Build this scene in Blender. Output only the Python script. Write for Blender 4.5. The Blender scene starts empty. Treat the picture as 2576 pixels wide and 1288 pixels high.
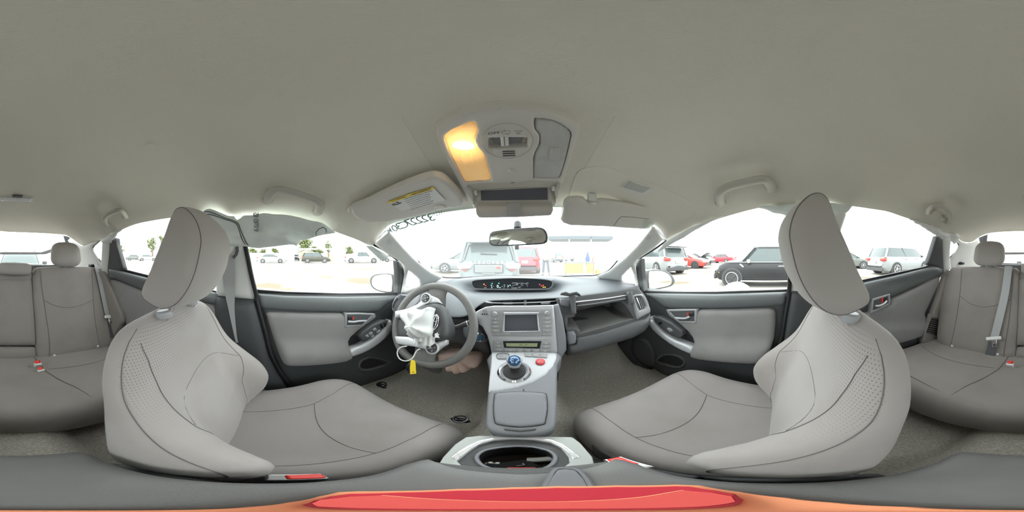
import bpy, bmesh, math, random
from mathutils import Vector, Matrix, geometry
from mathutils.noise import noise as pnoise

# ------------------------------------------------------------------ camera, world, exposure
PI = math.pi
W_PX, H_PX = 2576.0, 1288.0
YAW, ROLL = math.radians(3.6), math.radians(1.3)
CAM = Vector((0.01, 0.0, 0.0))
LEVEL = Matrix.Rotation(ROLL, 3, 'Y') @ Matrix.Rotation(YAW, 3, 'Z')   # level world -> car axes
scn = bpy.context.scene
cd = bpy.data.cameras.new('camera')
cd.type = 'PANO'
try:
    cd.panorama_type = 'EQUIRECTANGULAR'
except Exception:
    pass
try:
    cd.cycles.panorama_type = 'EQUIRECTANGULAR'
except Exception:
    pass
cd.clip_start = 0.01
cam = bpy.data.objects.new('camera', cd)
scn.collection.objects.link(cam)
cam.matrix_world = Matrix.Translation(CAM) @ (LEVEL @ Matrix.Rotation(PI / 2, 3, 'X')).to_4x4()
scn.camera = cam

wd = bpy.data.worlds.new('sky'); scn.world = wd; wd.use_nodes = True
nt = wd.node_tree; nt.nodes.clear()
wo = nt.nodes.new('ShaderNodeOutputWorld'); bg = nt.nodes.new('ShaderNodeBackground')
bg.inputs['Color'].default_value = (0.97, 0.99, 1.0, 1); bg.inputs['Strength'].default_value = 5.3
nt.links.new(bg.outputs[0], wo.inputs[0])
sl = bpy.data.lights.new('sun', 'SUN'); sl.energy = 0.4; sl.angle = math.radians(25); sl.color = (1.0, 0.97, 0.92)
so = bpy.data.objects.new('sun', sl); scn.collection.objects.link(so)
so.rotation_euler = (math.radians(48), 0, math.radians(200))
scn.view_settings.view_transform = 'Standard'
scn.view_settings.look = 'None'
scn.view_settings.exposure = 0.2
scn.view_settings.gamma = 1.0
scn.view_settings.use_curve_mapping = False
scn.cycles.use_denoising = True
scn.cycles.denoiser = 'OPENIMAGEDENOISE'
scn.cycles.denoising_input_passes = 'RGB_ALBEDO_NORMAL'
scn.cycles.max_bounces = 10
scn.cycles.diffuse_bounces = 6
scn.cycles.transparent_max_bounces = 16
scn.cycles.sample_clamp_indirect = 6.0
scn.cycles.caustics_reflective = False
scn.cycles.caustics_refractive = False
rng = random.Random(7)

# ------------------------------------------------------------------ sight lines -> points on real surfaces
def D(u, v):
    lo = (u / W_PX - 0.5) * 2 * PI; la = (0.5 - v / H_PX) * PI
    return LEVEL @ Vector((math.sin(lo) * math.cos(la), math.cos(lo) * math.cos(la), math.sin(la)))
def PX(u, v, x):
    d = D(u, v); return CAM + d * ((x - CAM.x) / d.x)
def PY(u, v, y):
    d = D(u, v); return CAM + d * ((y - CAM.y) / d.y)
def PZ(u, v, z):
    d = D(u, v); return CAM + d * ((z - CAM.z) / d.z)
def PR(u, v, r):
    d = D(u, v); return CAM + d * (r / math.hypot(d.x, d.y))
def PS(u, v, F, t1=6.0, n=300):
    d = D(u, v); a = 0.02; fa = F(CAM + d * a)
    for i in range(1, n + 1):
        b = 0.02 + (t1 - 0.02) * i / n; fb = F(CAM + d * b)
        if (fa > 0) != (fb > 0):
            for _ in range(26):
                m = (a + b) / 2
                if (F(CAM + d * m) > 0) == (fa > 0): a = m
                else: b = m
            return CAM + d * ((a + b) / 2)
        a, fa = b, fb
    return CAM + d * t1
def S(t):
    t = max(0.0, min(1.0, t)); return t * t * (3 - 2 * t)
def lerp_tab(tab, t):
    if t <= tab[0][0]: return tab[0][1]
    for (a, va), (b, vb) in zip(tab, tab[1:]):
        if t <= b: return va + (vb - va) * (t - a) / (b - a)
    return tab[-1][1]
# cabin surfaces (car axes, metres, camera height is zero)
def side_w(y, z):
    w = 0.70 - 0.37 * max(0.0, z + 0.16) - 0.03 * max(0.0, -0.16 - z)
    w -= 0.10 * max(0.0, (y - 0.35) / 0.8) ** 2
    w -= 0.12 * max(0.0, (-0.75 - y) / 0.75) ** 2
    return w
def SIDE(off=0.0):
    return lambda p: side_w(p.y, p.z) - off - abs(p.x)
ZC = [(-2.1, .10), (-1.8, .155), (-1.5, .215), (-1.2, .25), (-.8, .278), (-.3, .29), (.1, .275), (.4, .24), (.62, .193), (.85, .13), (1.3, -.05)]
def ctab(tab, t):      # smooth interpolation of a table
    if t <= tab[0][0] or t >= tab[-1][0]: return lerp_tab(tab, t)
    for i in range(len(tab) - 1):
        (x0, a), (x1, b) = tab[i], tab[i + 1]
        if t <= x1:
            ma = (b - tab[i - 1][1]) / (x1 - tab[i - 1][0]) if i > 0 else (b - a) / (x1 - x0)
            mb_ = (tab[i + 2][1] - a) / (tab[i + 2][0] - x0) if i + 2 < len(tab) else (b - a) / (x1 - x0)
            h = x1 - x0; s = (t - x0) / h
            return (2*s**3 - 3*s*s + 1) * a + (s**3 - 2*s*s + s) * h * ma + (-2*s**3 + 3*s*s) * b + (s**3 - s*s) * h * mb_
def roof_z(x, y):
    return ctab(ZC, y) - (0.135 + 0.03 * y * y) * (abs(x) / 0.60) ** 3.5
def ROOF(off=0.0):
    return lambda p: roof_z(p.x, p.y) - off - p.z
def shield_y(x, z):
    return 1.32 - (z + 0.163) * 1.95 - 0.42 * (x / 0.62) ** 2
def SHIELD(off=0.0):
    return lambda p: shield_y(p.x, p.z) - off - p.y
def PLANE(y0, z0, k, kx=0.0):
    # y = y0 + k (z - z0) + kx x^2
    return lambda p: y0 + k * (p.z - z0) + kx * p.x * p.x - p.y
def LVL(z0, ky=0.0, y0=0.0):
    return lambda p: p.z - (z0 + ky * (p.y - y0))

# ------------------------------------------------------------------ materials
MATS = {}
def mat(name, col, rough=0.6, metal=0.0, bump=None, var=None, emit=None, spec=None, coat=0.0, sheen=0.0):
    if name in MATS: return MATS[name]
    m = bpy.data.materials.new(name); m.use_nodes = True; MATS[name] = m
    n = m.node_tree.nodes; l = m.node_tree.links; b = n['Principled BSDF']
    b.inputs['Base Color'].default_value = (*col, 1); b.inputs['Roughness'].default_value = rough
    b.inputs['Metallic'].default_value = metal
    if spec is not None: b.inputs['Specular IOR Level'].default_value = spec
    if coat: b.inputs['Coat Weight'].default_value = coat; b.inputs['Coat Roughness'].default_value = 0.05
    if sheen: b.inputs['Sheen Weight'].default_value = sheen
    if emit: b.inputs['Emission Color'].default_value = (*emit[0], 1); b.inputs['Emission Strength'].default_value = emit[1]
    if bump or var:
        tc = n.new('ShaderNodeTexCoord')
    if bump:
        t = n.new('ShaderNodeTexNoise'); t.inputs['Scale'].default_value = bump[0]; t.inputs['Detail'].default_value = 3
        l.new(tc.outputs['Object'], t.inputs['Vector'])
        bp = n.new('ShaderNodeBump'); bp.inputs['Strength'].default_value = bump[1]; bp.inputs['Distance'].default_value = bump[2] if len(bump) > 2 else 0.002
        l.new(t.outputs['Fac'], bp.inputs['Height']); l.new(bp.outputs[0], b.inputs['Normal'])
    if var:   # (scale, second colour, low, high[, detail]): wear and dirt with its own shape
        t = n.new('ShaderNodeTexNoise'); t.inputs['Scale'].default_value = var[0]; t.inputs['Detail'].default_value = var[4] if len(var) > 4 else 6
        l.new(tc.outputs['Object'], t.inputs['Vector'])
        r = n.new('ShaderNodeValToRGB'); r.color_ramp.elements[0].position = var[2]; r.color_ramp.elements[1].position = var[3]
        r.color_ramp.elements[0].color = (*col, 1); r.color_ramp.elements[1].color = (*var[1], 1)
        l.new(t.outputs['Fac'], r.inputs['Fac']); l.new(r.outputs[0], b.inputs['Base Color'])
    return m
def glass_mat(name, tint=(1, 1, 1), gloss=0.06, haze_mix=0.0):
    if name in MATS: return MATS[name]
    m = bpy.data.materials.new(name); m.use_nodes = True; MATS[name] = m
    n = m.node_tree.nodes; l = m.node_tree.links; n.clear()
    o = n.new('ShaderNodeOutputMaterial'); t = n.new('ShaderNodeBsdfTransparent'); t.inputs[0].default_value = (*tint, 1)
    g = n.new('ShaderNodeBsdfGlossy'); g.inputs['Roughness'].default_value = 0.02
    x = n.new('ShaderNodeMixShader'); x.inputs[0].default_value = gloss
    l.new(t.outputs[0], x.inputs[1]); l.new(g.outputs[0], x.inputs[2]); last = x
    if haze_mix:  # white translucent share that imitates glare haze in the pane
        d = n.new('ShaderNodeBsdfTranslucent'); d.inputs[0].default_value = (.92, .95, .95, 1)
        y = n.new('ShaderNodeMixShader'); y.inputs[0].default_value = haze_mix
        l.new(x.outputs[0], y.inputs[1]); l.new(d.outputs[0], y.inputs[2]); last = y
    l.new(last.outputs[0], o.inputs[0]); return m

M_LINER = mat('headliner_fabric', (.76, .738, .665), .95, bump=(420, .55, .0015), var=(3, (.72, .70, .625), .35, .7), sheen=.2)
M_LTRIM = mat('light_trim_plastic', (.70, .71, .69), .5, bump=(700, .12, .0005))
M_LTRIM2 = mat('overhead_plastic', (.63, .61, .57), .5, bump=(900, .1, .0005))
M_DARK = mat('dark_door_plastic', (.055, .058, .062), .5, bump=(800, .25, .0006))
M_DARK2 = mat('charcoal_plastic', (.085, .088, .092), .45, bump=(700, .2, .0005))
M_PAD = mat('dash_pad_plastic', (.095, .104, .114), .55, bump=(900, .25, .0005), spec=.35)
M_PADD = mat('door_pad_plastic', (.125, .136, .14), .45, bump=(800, .25, .0006))
M_CONS = mat('console_plastic', (.20, .205, .225), .5, bump=(1100, .35, .0006))
M_ARMR = mat('armrest_vinyl', (.155, .155, .155), .55, bump=(500, .4, .0008), var=(14, (.185, .185, .18), .5, .75))
M_SILV = mat('silver_painted_plastic', (.46, .468, .492), .36, metal=.2, bump=(1400, .05, .0003))
M_SILV2 = mat('radio_grey_plastic', (.31, .315, .325), .45)
M_CHROME = mat('chrome', (.85, .86, .88), .12, metal=1.0)
M_BLACK = mat('black_rubber', (.012, .012, .013), .55)
M_GLOSSB = mat('black_gloss_screen', (.012, .014, .018), .12)
M_FOLD = mat('insert_fabric', (.245, .238, .24), .95, bump=(1200, .3, .001), var=(9, (.22, .21, .20), .5, .8), sheen=.2)
M_BELT = mat('belt_webbing', (.36, .37, .37), .7, bump=(1500, .4, .0006))
M_CARPET = mat('carpet', (.40, .375, .325), 1.0, bump=(420, 1.0, .006), var=(160, (.62, .59, .52), .35, .7, 8))
M_RED = mat('buckle_red', (.75, .05, .04), .35)
M_YEL = mat('tag_yellow', (.95, .72, .03), .5)
M_WHITE = mat('white_plastic', (.85, .85, .85), .4)
M_INK = mat('dark_ink', (.03, .03, .03), .7)
M_BAG = mat('airbag_cloth', (.80, .82, .82), .85, bump=(600, .3, .001))
M_CURT = mat('curtain_airbag_cloth', (.74, .80, .78), .8, bump=(14, .5, .02))
M_PINK = mat('peach_cloth', (.92, .70, .61), .85, bump=(500, .3, .001))
def seat_fabric(name, col, perf_z0, perf_z1, scale=185.0):
    m = mat(name, col, .95, bump=(1500, .35, .001), sheen=.25)
    n = m.node_tree.nodes; l = m.node_tree.links; b = n['Principled BSDF']
    tc = n.new('ShaderNodeTexCoord'); mp = n.new('ShaderNodeMapping'); mp.inputs['Scale'].default_value = (1, 0.0, 1)
    l.new(tc.outputs['Object'], mp.inputs[0])
    vo = n.new('ShaderNodeTexVoronoi'); vo.inputs['Scale'].default_value = scale; vo.inputs['Randomness'].default_value = 0.0
    l.new(mp.outputs[0], vo.inputs['Vector'])
    r = n.new('ShaderNodeValToRGB'); r.color_ramp.elements[0].position = .11; r.color_ramp.elements[1].position = .21
    r.color_ramp.elements[0].color = (1, 1, 1, 1); r.color_ramp.elements[1].color = (0, 0, 0, 1)
    l.new(vo.outputs['Distance'], r.inputs['Fac'])
    sx = n.new('ShaderNodeSeparateXYZ'); l.new(tc.outputs['Object'], sx.inputs[0])
    mr = n.new('ShaderNodeMapRange'); mr.inputs[1].default_value = perf_z0; mr.inputs[2].default_value = perf_z1
    l.new(sx.outputs['Z'], mr.inputs[0])
    ge = n.new('ShaderNodeNewGeometry'); sn = n.new('ShaderNodeSeparateXYZ'); l.new(ge.outputs['Normal'], sn.inputs[0])
    mn_ = n.new('ShaderNodeMapRange'); mn_.inputs[1].default_value = .45; mn_.inputs[2].default_value = .7; l.new(sn.outputs['Y'], mn_.inputs[0])
    m2 = n.new('ShaderNodeMath'); m2.operation = 'MULTIPLY'; l.new(mr.outputs[0], m2.inputs[0]); l.new(mn_.outputs[0], m2.inputs[1])
    mu = n.new('ShaderNodeMath'); mu.operation = 'MULTIPLY'; l.new(r.outputs[0], mu.inputs[0]); l.new(m2.outputs[0], mu.inputs[1])
    no = n.new('ShaderNodeTexNoise'); no.inputs['Scale'].default_value = 7; no.inputs['Detail'].default_value = 5; l.new(tc.outputs['Object'], no.inputs['Vector'])
    r2 = n.new('ShaderNodeValToRGB'); r2.color_ramp.elements[0].position = .45; r2.color_ramp.elements[1].position = .75
    r2.color_ramp.elements[0].color = (*col, 1); r2.color_ramp.elements[1].color = (col[0] * .88, col[1] * .87, col[2] * .85, 1)
    l.new(no.outputs['Fac'], r2.inputs['Fac'])
    mx = n.new('ShaderNodeMixRGB'); mx.inputs[2].default_value = (col[0] * .42, col[1] * .42, col[2] * .42, 1)
    l.new(mu.outputs[0], mx.inputs[0]); l.new(r2.outputs[0], mx.inputs[1]); l.new(mx.outputs[0], b.inputs['Base Color'])
    return m
M_SEATB = seat_fabric('seat_back_fabric', (.34, .315, .302), -.33, -.22)
M_SEAT = mat('seat_fabric', (.285, .262, .256), .95, bump=(1500, .35, .001), var=(8, (.25, .232, .218), .48, .78), sheen=.25)
M_SEATR = mat('rear_seat_fabric', (.245, .222, .208), .95, bump=(1300, .35, .001), var=(7, (.215, .195, .178), .48, .75), sheen=.25)
M_HEAD = mat('headrest_fabric', (.34, .318, .298), .95, bump=(1500, .35, .001), sheen=.25)
M_SEAM = mat('seam_thread', (.12, .112, .108), .9)

# ------------------------------------------------------------------ mesh builder
COL = scn.collection
ROOTINV = {}
def prop(o, label=None, cat=None, group=None, kind=None):
    if label: o['label'] = label
    if cat: o['category'] = cat
    if group: o['group'] = group
    if kind: o['kind'] = kind
    return o
def thing(name, loc, label, cat, group=None, kind=None):
    o = bpy.data.objects.new(name, None); COL.objects.link(o); o.empty_display_size = .05
    o.location = loc; ROOTINV[o] = Matrix.Translation(Vector(loc)).inverted()
    return prop(o, label, cat, group, kind)
def catmull(pts, n=6, closed=False):
    out = []; N = len(pts)
    rng_ = range(N) if closed else range(N - 1)
    for i in rng_:
        p0 = pts[(i - 1) % N] if closed or i > 0 else pts[0] * 2 - pts[1]
        p1 = pts[i]; p2 = pts[(i + 1) % N]
        p3 = pts[(i + 2) % N] if closed or i + 2 < N else pts[-1] * 2 - pts[-2]
        for k in range(n):
            t = k / n
            out.append(0.5 * ((2 * p1) + (p2 - p0) * t + (2 * p0 - 5 * p1 + 4 * p2 - p3) * t * t + (3 * p1 - p0 - 3 * p2 + p3) * t ** 3))
    if not closed: out.append(pts[-1].copy())
    return out
class MB:
    def __init__(s): s.v = []; s.f = []; s.m = []
    def add(s, vs, fs, mi=0):
        b = len(s.v); s.v += [Vector(p) for p in vs]
        for f in fs: s.f.append([b + i for i in f]); s.m.append(mi)
        return s
    def grid(s, rows, cu=False, cv=False, mi=0):
        n = len(rows); k = len(rows[0]); fs = []
        for i in range(n if cv else n - 1):
            for j in range(k if cu else k - 1):
                fs.append([i * k + j, i * k + (j + 1) % k, ((i + 1) % n) * k + (j + 1) % k, ((i + 1) % n) * k + j])
        return s.add([p for r in rows for p in r], fs, mi)
    def loft(s, rings, caps=True, mi=0):
        b = len(s.v); s.grid(rings, cu=True, mi=mi)
        k = len(rings[0])
        if caps:
            s.f.append([b + j for j in reversed(range(k))]); s.m.append(mi)
            s.f.append([b + (len(rings) - 1) * k + j for j in range(k)]); s.m.append(mi)
        return s
    def box(s, c, size, R=None, mi=0):
        c = Vector(c); h = Vector(size) / 2; R = R or Matrix.Identity(3)
        vs = [c + R @ Vector((sx * h.x, sy * h.y, sz * h.z)) for sx in (-1, 1) for sy in (-1, 1) for sz in (-1, 1)]
        return s.add(vs, [[0, 1, 3, 2], [4, 6, 7, 5], [0, 4, 5, 1], [2, 3, 7, 6], [0, 2, 6, 4], [1, 5, 7, 3]], mi)
    def tube(s, pts, r, n=10, closed=False, flat=None, mi=0):
        pts = [Vector(p) for p in pts]; rings = []; N = len(pts); up = None
        for i, p in enumerate(pts):
            a = pts[(i - 1) % N] if (closed or i > 0) else p; b = pts[(i + 1) % N] if (closed or i < N - 1) else p
            t = (b - a)
            t = t.normalized() if t.length > 1e-9 else Vector((0, 0, 1))
            if up is None:
                up = Vector((0, 0, 1)) if abs(t.z) < .9 else Vector((1, 0, 0))
            x = t.cross(up).normalized(); y = x.cross(t).normalized(); up = y
            rr = r[i] if isinstance(r, (list, tuple)) else r
            ry = rr * (flat or 1)
            rings.append([p + x * math.cos(q) * rr + y * math.sin(q) * ry for q in [2 * PI * k / n for k in range(n)]])
        if closed: s.grid(rings, cu=True, cv=True, mi=mi)
        else: s.loft(rings, mi=mi)
        return s
    def lathe(s, prof, c=(0, 0, 0), R=None, n=24, mi=0):
        c = Vector(c); R = R or Matrix.Identity(3)
        rings = [[c + R @ Vector((r * math.cos(q), r * math.sin(q), z)) for q in [2 * PI * k / n for k in range(n)]] for r, z in prof]
        return s.loft(rings, mi=mi)
    def prism(s, pts, d, mi=0):
        n = len(pts); pts = [Vector(p) for p in pts]; d = Vector(d)
        b = len(s.v); s.v += pts + [p + d for p in pts]
        s.f += [[b + i for i in range(n)], [b + n + i for i in reversed(range(n))]]; s.m += [mi, mi]
        for i in range(n):
            j = (i + 1) % n; s.f.append([b + j, b + i, b + n + i, b + n + j]); s.m.append(mi)
        return s
    def ball(s, c, r, R=None, n=20, k=12, e=1.0, mi=0):
        c = Vector(c); R = R or Matrix.Identity(3); r = Vector(r if hasattr(r, '__len__') else (r, r, r))
        sg = lambda q, p: math.copysign(abs(q) ** p, q)
        rings = []
        for i in range(k + 1):
            th = -PI / 2 + PI * i / k
            rings.append([c + R @ Vector((r.x * sg(math.cos(th), e) * sg(math.cos(q), e), r.y * sg(math.cos(th), e) * sg(math.sin(q), e), r.z * sg(math.sin(th), e)))
                          for q in [2 * PI * j / n for j in range(n)]])
        return s.loft(rings, caps=False, mi=mi)
    def build(s, name, m, parent=None, smooth=True, bevel=0, sub=0, seg=2, label=None, cat=None, group=None, kind=None, merge=True, ang=35):
        me = bpy.data.meshes.new(name); me.from_pydata([tuple(p) for p in s.v], [], s.f)
        ms = m if isinstance(m, (list, tuple)) else [m]
        for x in ms: me.materials.append(x)
        if len(ms) > 1: me.polygons.foreach_set('material_index', s.m)
        bm = bmesh.new(); bm.from_mesh(me)
        if merge: bmesh.ops.remove_doubles(bm, verts=bm.verts, dist=2e-5)
        bmesh.ops.recalc_face_normals(bm, faces=bm.faces)
        bm.to_mesh(me); bm.free()
        if smooth:
            me.shade_smooth()
            if not sub: me.set_sharp_from_angle(angle=math.radians(ang))
        else: me.shade_flat()
        o = bpy.data.objects.new(name, me); COL.objects.link(o)
        if bevel:
            b = o.modifiers.new('bevel', 'BEVEL'); b.width = bevel; b.segments = seg; b.limit_method = 'ANGLE'; b.angle_limit = math.radians(30); b.harden_normals = False
        if sub:
            q = o.modifiers.new('subsurf', 'SUBSURF'); q.levels = sub; q.render_levels = sub
        if parent is not None:
            o.parent = parent
            inv = ROOTINV.get(parent)
            o.matrix_parent_inverse = inv if inv is not None else Matrix.Identity(4)
            ROOTINV[o] = inv if inv is not None else Matrix.Identity(4)
            # children of this part share its frame: part has identity basis
            ROOTINV[o] = Matrix.Identity(4)
        else:
            ROOTINV[o] = Matrix.Identity(4)
        return prop(o, label, cat, group, kind)

def inpoly(x, y, poly):
    c = False; n = len(poly); j = n - 1
    for i in range(n):
        xi, yi = poly[i]; xj, yj = poly[j]
        if (yi > y) != (yj > y) and x < (xj - xi) * (y - yi) / (yj - yi) + xi: c = not c
        j = i
    return c
def pdist(x, y, poly):
    best = 1e9; n = len(poly)
    for i in range(n):
        x0, y0 = poly[i]; x1, y1 = poly[(i + 1) % n]
        dx, dy = x1 - x0, y1 - y0; L = dx * dx + dy * dy or 1e-12
        t = max(0, min(1, ((x - x0) * dx + (y - y0) * dy) / L))
        best = min(best, math.hypot(x - x0 - t * dx, y - y0 - t * dy))
    return best
def smooth_outline(o, n=4):
    return [(p.x, p.y) for p in catmull([Vector((a, b, 0)) for a, b in o], n, True)]
def resample(o, step):
    out = []
    n = len(o)
    for i in range(n):
        x0, y0 = o[i]; x1, y1 = o[(i + 1) % n]; L = math.hypot(x1 - x0, y1 - y0); k = max(1, int(L / step))
        for j in range(k): out.append((x0 + (x1 - x0) * j / k, y0 + (y1 - y0) * j / k))
    return out
def panel_mb(outline, F, nrm=None, thick=.01, holes=(), step=9, dome=0, edge=8, smooth=0, lift=0, wrinkle=None, fn=None):
    """closed slab: outline (picture pixels) laid on the cabin surface F, given real thickness away from the camera"""
    o = smooth_outline(outline, smooth) if smooth else outline
    o = resample(o, step)
    hs = [resample(smooth_outline(h, 4) if smooth else h, step) for h in holes]
    pts = []; edges = []
    for loop in [o] + hs:
        b = len(pts); pts += [Vector(p) for p in loop]
        edges += [(b + i, b + (i + 1) % len(loop)) for i in range(len(loop))]
    gl_ = step * .45
    if dome and edge >= 2:
        for loop in [o] + hs:
            n_ = len(loop)
            for d_ in (.10, .32, .68):
                dd = d_ * edge
                for i in range(n_):
                    ax, ay = loop[i - 1]; bx, by = loop[(i + 1) % n_]; L_ = math.hypot(bx - ax, by - ay) or 1e-9
                    for sg_ in (-1, 1):
                        q = (loop[i][0] + sg_ * (by - ay) / L_ * dd, loop[i][1] - sg_ * (bx - ax) / L_ * dd)
                        if inpoly(q[0], q[1], o) and not any(inpoly(q[0], q[1], h) for h in hs) and pdist(q[0], q[1], o) > dd * .96 and all(pdist(q[0], q[1], h) > dd * .96 for h in hs):
                            pts.append(Vector(q))
        gl_ = max(gl_, edge * .80)
    x0 = min(p[0] for p in o); x1 = max(p[0] for p in o); y0 = min(p[1] for p in o); y1 = max(p[1] for p in o)
    gx = x0 + step * .5; r = 0
    while gx < x1:
        gy = y0 + step * (.5 if r % 2 else 1.0)
        while gy < y1:
            if inpoly(gx, gy, o) and not any(inpoly(gx, gy, h) for h in hs) and pdist(gx, gy, o) > gl_ and all(pdist(gx, gy, h) > gl_ for h in hs):
                pts.append(Vector((gx, gy)))
            gy += step
        gx += step * .87; r += 1
    vv, ee, ff = geometry.delaunay_2d_cdt(pts, edges, [], 0, 1e-4)[:3]
    keep = []
    for f in ff:
        cx = sum(vv[i].x for i in f) / 3; cy = sum(vv[i].y for i in f) / 3
        if inpoly(cx, cy, o) and not any(inpoly(cx, cy, h) for h in hs): keep.append(list(f))
    P = []
    for q in vv:
        p = PS(q.x, q.y, F)
        n = nrm(p) if callable(nrm) else nrm
        h = lift
        if dome:
            dq = pdist(q.x, q.y, o)
            for hh in hs: dq = min(dq, pdist(q.x, q.y, hh))
            h += dome * math.sqrt(max(0, 1 - (1 - min(1, dq / edge)) ** 2))
        if wrinkle: h += wrinkle[0] * pnoise(p * wrinkle[1])
        if fn: h += fn(q.x, q.y, p)
        P.append((p + n * h, n))
    mb = MB(); N = len(P)
    mb.v = [p for p, n in P] + [p - n * (thick) for p, n in P]
    cnt = {}
    for f in keep:
        for i in range(3):
            e = (f[i], f[(i + 1) % 3]); cnt[e] = 1
    for f in keep:
        mb.f.append(f); mb.f.append([N + i for i in reversed(f)])
        for i in range(3):
            a, b = f[i], f[(i + 1) % 3]
            if (b, a) not in cnt: mb.f.append([b, a, N + a, N + b])
    mb.m = [0] * len(mb.f)
    return mb
def side_n(p): return Vector((-1 if p.x > 0 else 1, 0, 0.12)).normalized()
DN = Vector((0, 0, -1)); UPV = Vector((0, 0, 1)); BK = Vector((0, -1, 0)); FW = Vector((0, 1, 0))
def panel(name, outline, F, nrm, m, parent=None, thick=.01, bevel=0, **k):
    b = {q: k.pop(q) for q in ('label', 'cat', 'group', 'kind', 'ang') if q in k}
    return panel_mb(outline, F, nrm, thick, **k).build(name, m, parent, bevel=bevel, **b)
def line(name, pts, F, r, m, parent, nrm=None, lift=0, n=5, closed=False, flat=None):
    """a thin bead or seam run along a cabin surface"""
    c = catmull([Vector((a, b, 0)) for a, b in pts], 6, closed)
    q = []
    for p in c:
        w = PS(p.x, p.y, F)
        if lift: w = w + (nrm(w) if callable(nrm) else nrm) * lift
        q.append(w)
    return MB().tube(q, r, n, closed, flat).build(name, m, parent)
def text_on(name, s, P0, PXv, PYv, size, m, parent, depth=.0004, mirror=False, align='CENTER', bold=0.0):
    """lettering as a mesh laid at P0 with right vector PXv and up vector PYv"""
    cu = bpy.data.curves.new(name, 'FONT'); cu.body = s; cu.size = size; cu.extrude = depth; cu.align_x = align; cu.align_y = 'CENTER'
    cu.resolution_u = 3; cu.offset = bold
    o = bpy.data.objects.new(name, cu); COL.objects.link(o)
    bpy.context.view_layer.update()
    dg = bpy.context.evaluated_depsgraph_get()
    me = bpy.data.meshes.new_from_object(o.evaluated_get(dg)); bpy.data.objects.remove(o)
    X = Vector(PXv).normalized(); Y = Vector(PYv).normalized(); Y = (Y - X * X.dot(Y)).normalized(); Z = X.cross(Y)
    if mirror: X = -X
    M = Matrix((X, Y, Z)).transposed().to_4x4(); M.translation = Vector(P0)
    me.transform(M); me.materials.clear(); me.materials.append(m)
    o = bpy.data.objects.new(name, me); COL.objects.link(o)
    if parent is not None:
        o.parent = parent; o.matrix_parent_inverse = ROOTINV.get(parent, Matrix.Identity(4))
    ROOTINV[o] = Matrix.Identity(4)
    return o
def copy_tree(o, parent=None):
    c = o.copy(); COL.objects.link(c)
    if parent is not None: c.parent = parent
    for ch in list(o.children): copy_tree(ch, c)
    return c
# ------------------------------------------------------------------ the cabin shell
BORDER = [(1300, 517), (1410, 521), (1500, 530), (1580, 545), (1647, 566), (1674, 598), (1681, 605), (1692, 601), (1729, 579), (1779, 559), (1828, 542), (1903, 522), (1953, 517),
          (1982, 512), (2030, 513), (2077, 514), (2145, 517), (2189, 523), (2232, 530), (2265, 541), (2297, 552), (2330, 563), (2369, 586), (2390, 590), (2408, 597),
          (2420, 606), (2430, 609), (2446, 608), (2461, 598), (2483, 588), (2517, 583), (2576, 581), (2600, 583), (2681, 586), (2734, 590), (2745, 593), (2761, 603),
          (2779, 616), (2792, 617), (2811, 609), (2831, 604), (2853, 598), (2881, 577), (2918, 562), (2961, 553), (3006, 546), (3060, 540), (3116, 537), (3163, 541),
          (3172, 552), (3186, 542), (3232, 540), (3279, 546), (3344, 559), (3407, 577), (3442, 589), (3479, 603), (3512, 618), (3523, 604), (3541, 580), (3563, 562),
          (3616, 548), (3676, 536), (3756, 525), (3830, 518)]
bp = catmull([Vector((a, b, 0)) for a, b in BORDER], 3, False)
ring0 = [PS(p.x, p.y, ROOF()) for p in bp][:-1]
rows = []
# a turned-over lip outside the edge, then rings running in to the middle of the roof
rows.append([p + Vector((math.copysign(.012, p.x), 0, .03)) for p in ring0])
rows.append([p + Vector((math.copysign(.006, p.x), 0, -.002)) for p in ring0])
NR = 26
for k in range(NR + 1):
    t = k / NR; t = t ** .8
    r = []
    for p in ring0:
        cx, cy = 0.0, -.3
        y = p.y + (cy - p.y) * t; x = p.x + (cx - p.x) * t
        r.append(Vector((x, y, roof_z(x, y) - .0008 * math.sin(t * PI) )))
    if k == NR: r = [r[0].lerp(q, .0) for q in r]
    rows.append(r)
mb = MB().grid(rows, cu=True)
up = [[p + Vector((0, 0, .035)) for p in r] for r in rows[3:]]
mb.grid([rows[0]] + up, cu=True)
ceiling = mb.build('ceiling', M_LINER, label='pale grey-beige fabric headliner over the whole cabin', kind='structure')

# lower shell of the car: floor, side walls, firewall, tail
ys = [-2.1 + 3.5 * i / 28 for i in range(29)]
def floor_z(x, y):
    z = -.80
    if y > .78: z += (y - .78) * .85
    if abs(x) < .16: z += .10 * S((.16 - abs(x)) / .06)
    if y < -.95: z += .25
    z += .012 * pnoise(Vector((x * 6, y * 6, 0)))
    return z
xs = [-.72 + 1.44 * i / 36 for i in range(37)]
MB().grid([[Vector((x, y, floor_z(x, y))) for x in xs] for y in [-2.1 + 3.3 * i / 90 for i in range(91)]]).grid(
    [[Vector((x, y, -.9)) for x in xs] for y in ys]).build('floor', M_CARPET, label='worn grey-brown carpet on the cabin floor', kind='structure')
def side_shell(name, s, yy, label):
    rr = []
    for y in yy:
        w0 = .70 - .25 * max(0, y - .42) ** 1.3
        rr.append([Vector((s * (w0 + o), y, z)) for z, o in ((-.225, .03), (-.225, .10), (-.5, .12), (-.92, .10), (-.92, .02), (-.5, .02))])
    MB().loft(rr).build(name, M_DARK, label=label, kind='structure')
for s, nm in ((-1, 'left'), (1, 'right')):
    side_shell('wall_' + nm, s, [-2.1 + 2.5 * i / 10 for i in range(11)], 'dark lower body side under the windows')
    side_shell('trim_%d' % (33 if s < 0 else 34), s, [.40 + .98 * i / 12 for i in range(13)], 'dark side of the %s footwell' % ('driver' if s < 0 else 'passenger'))
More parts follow.
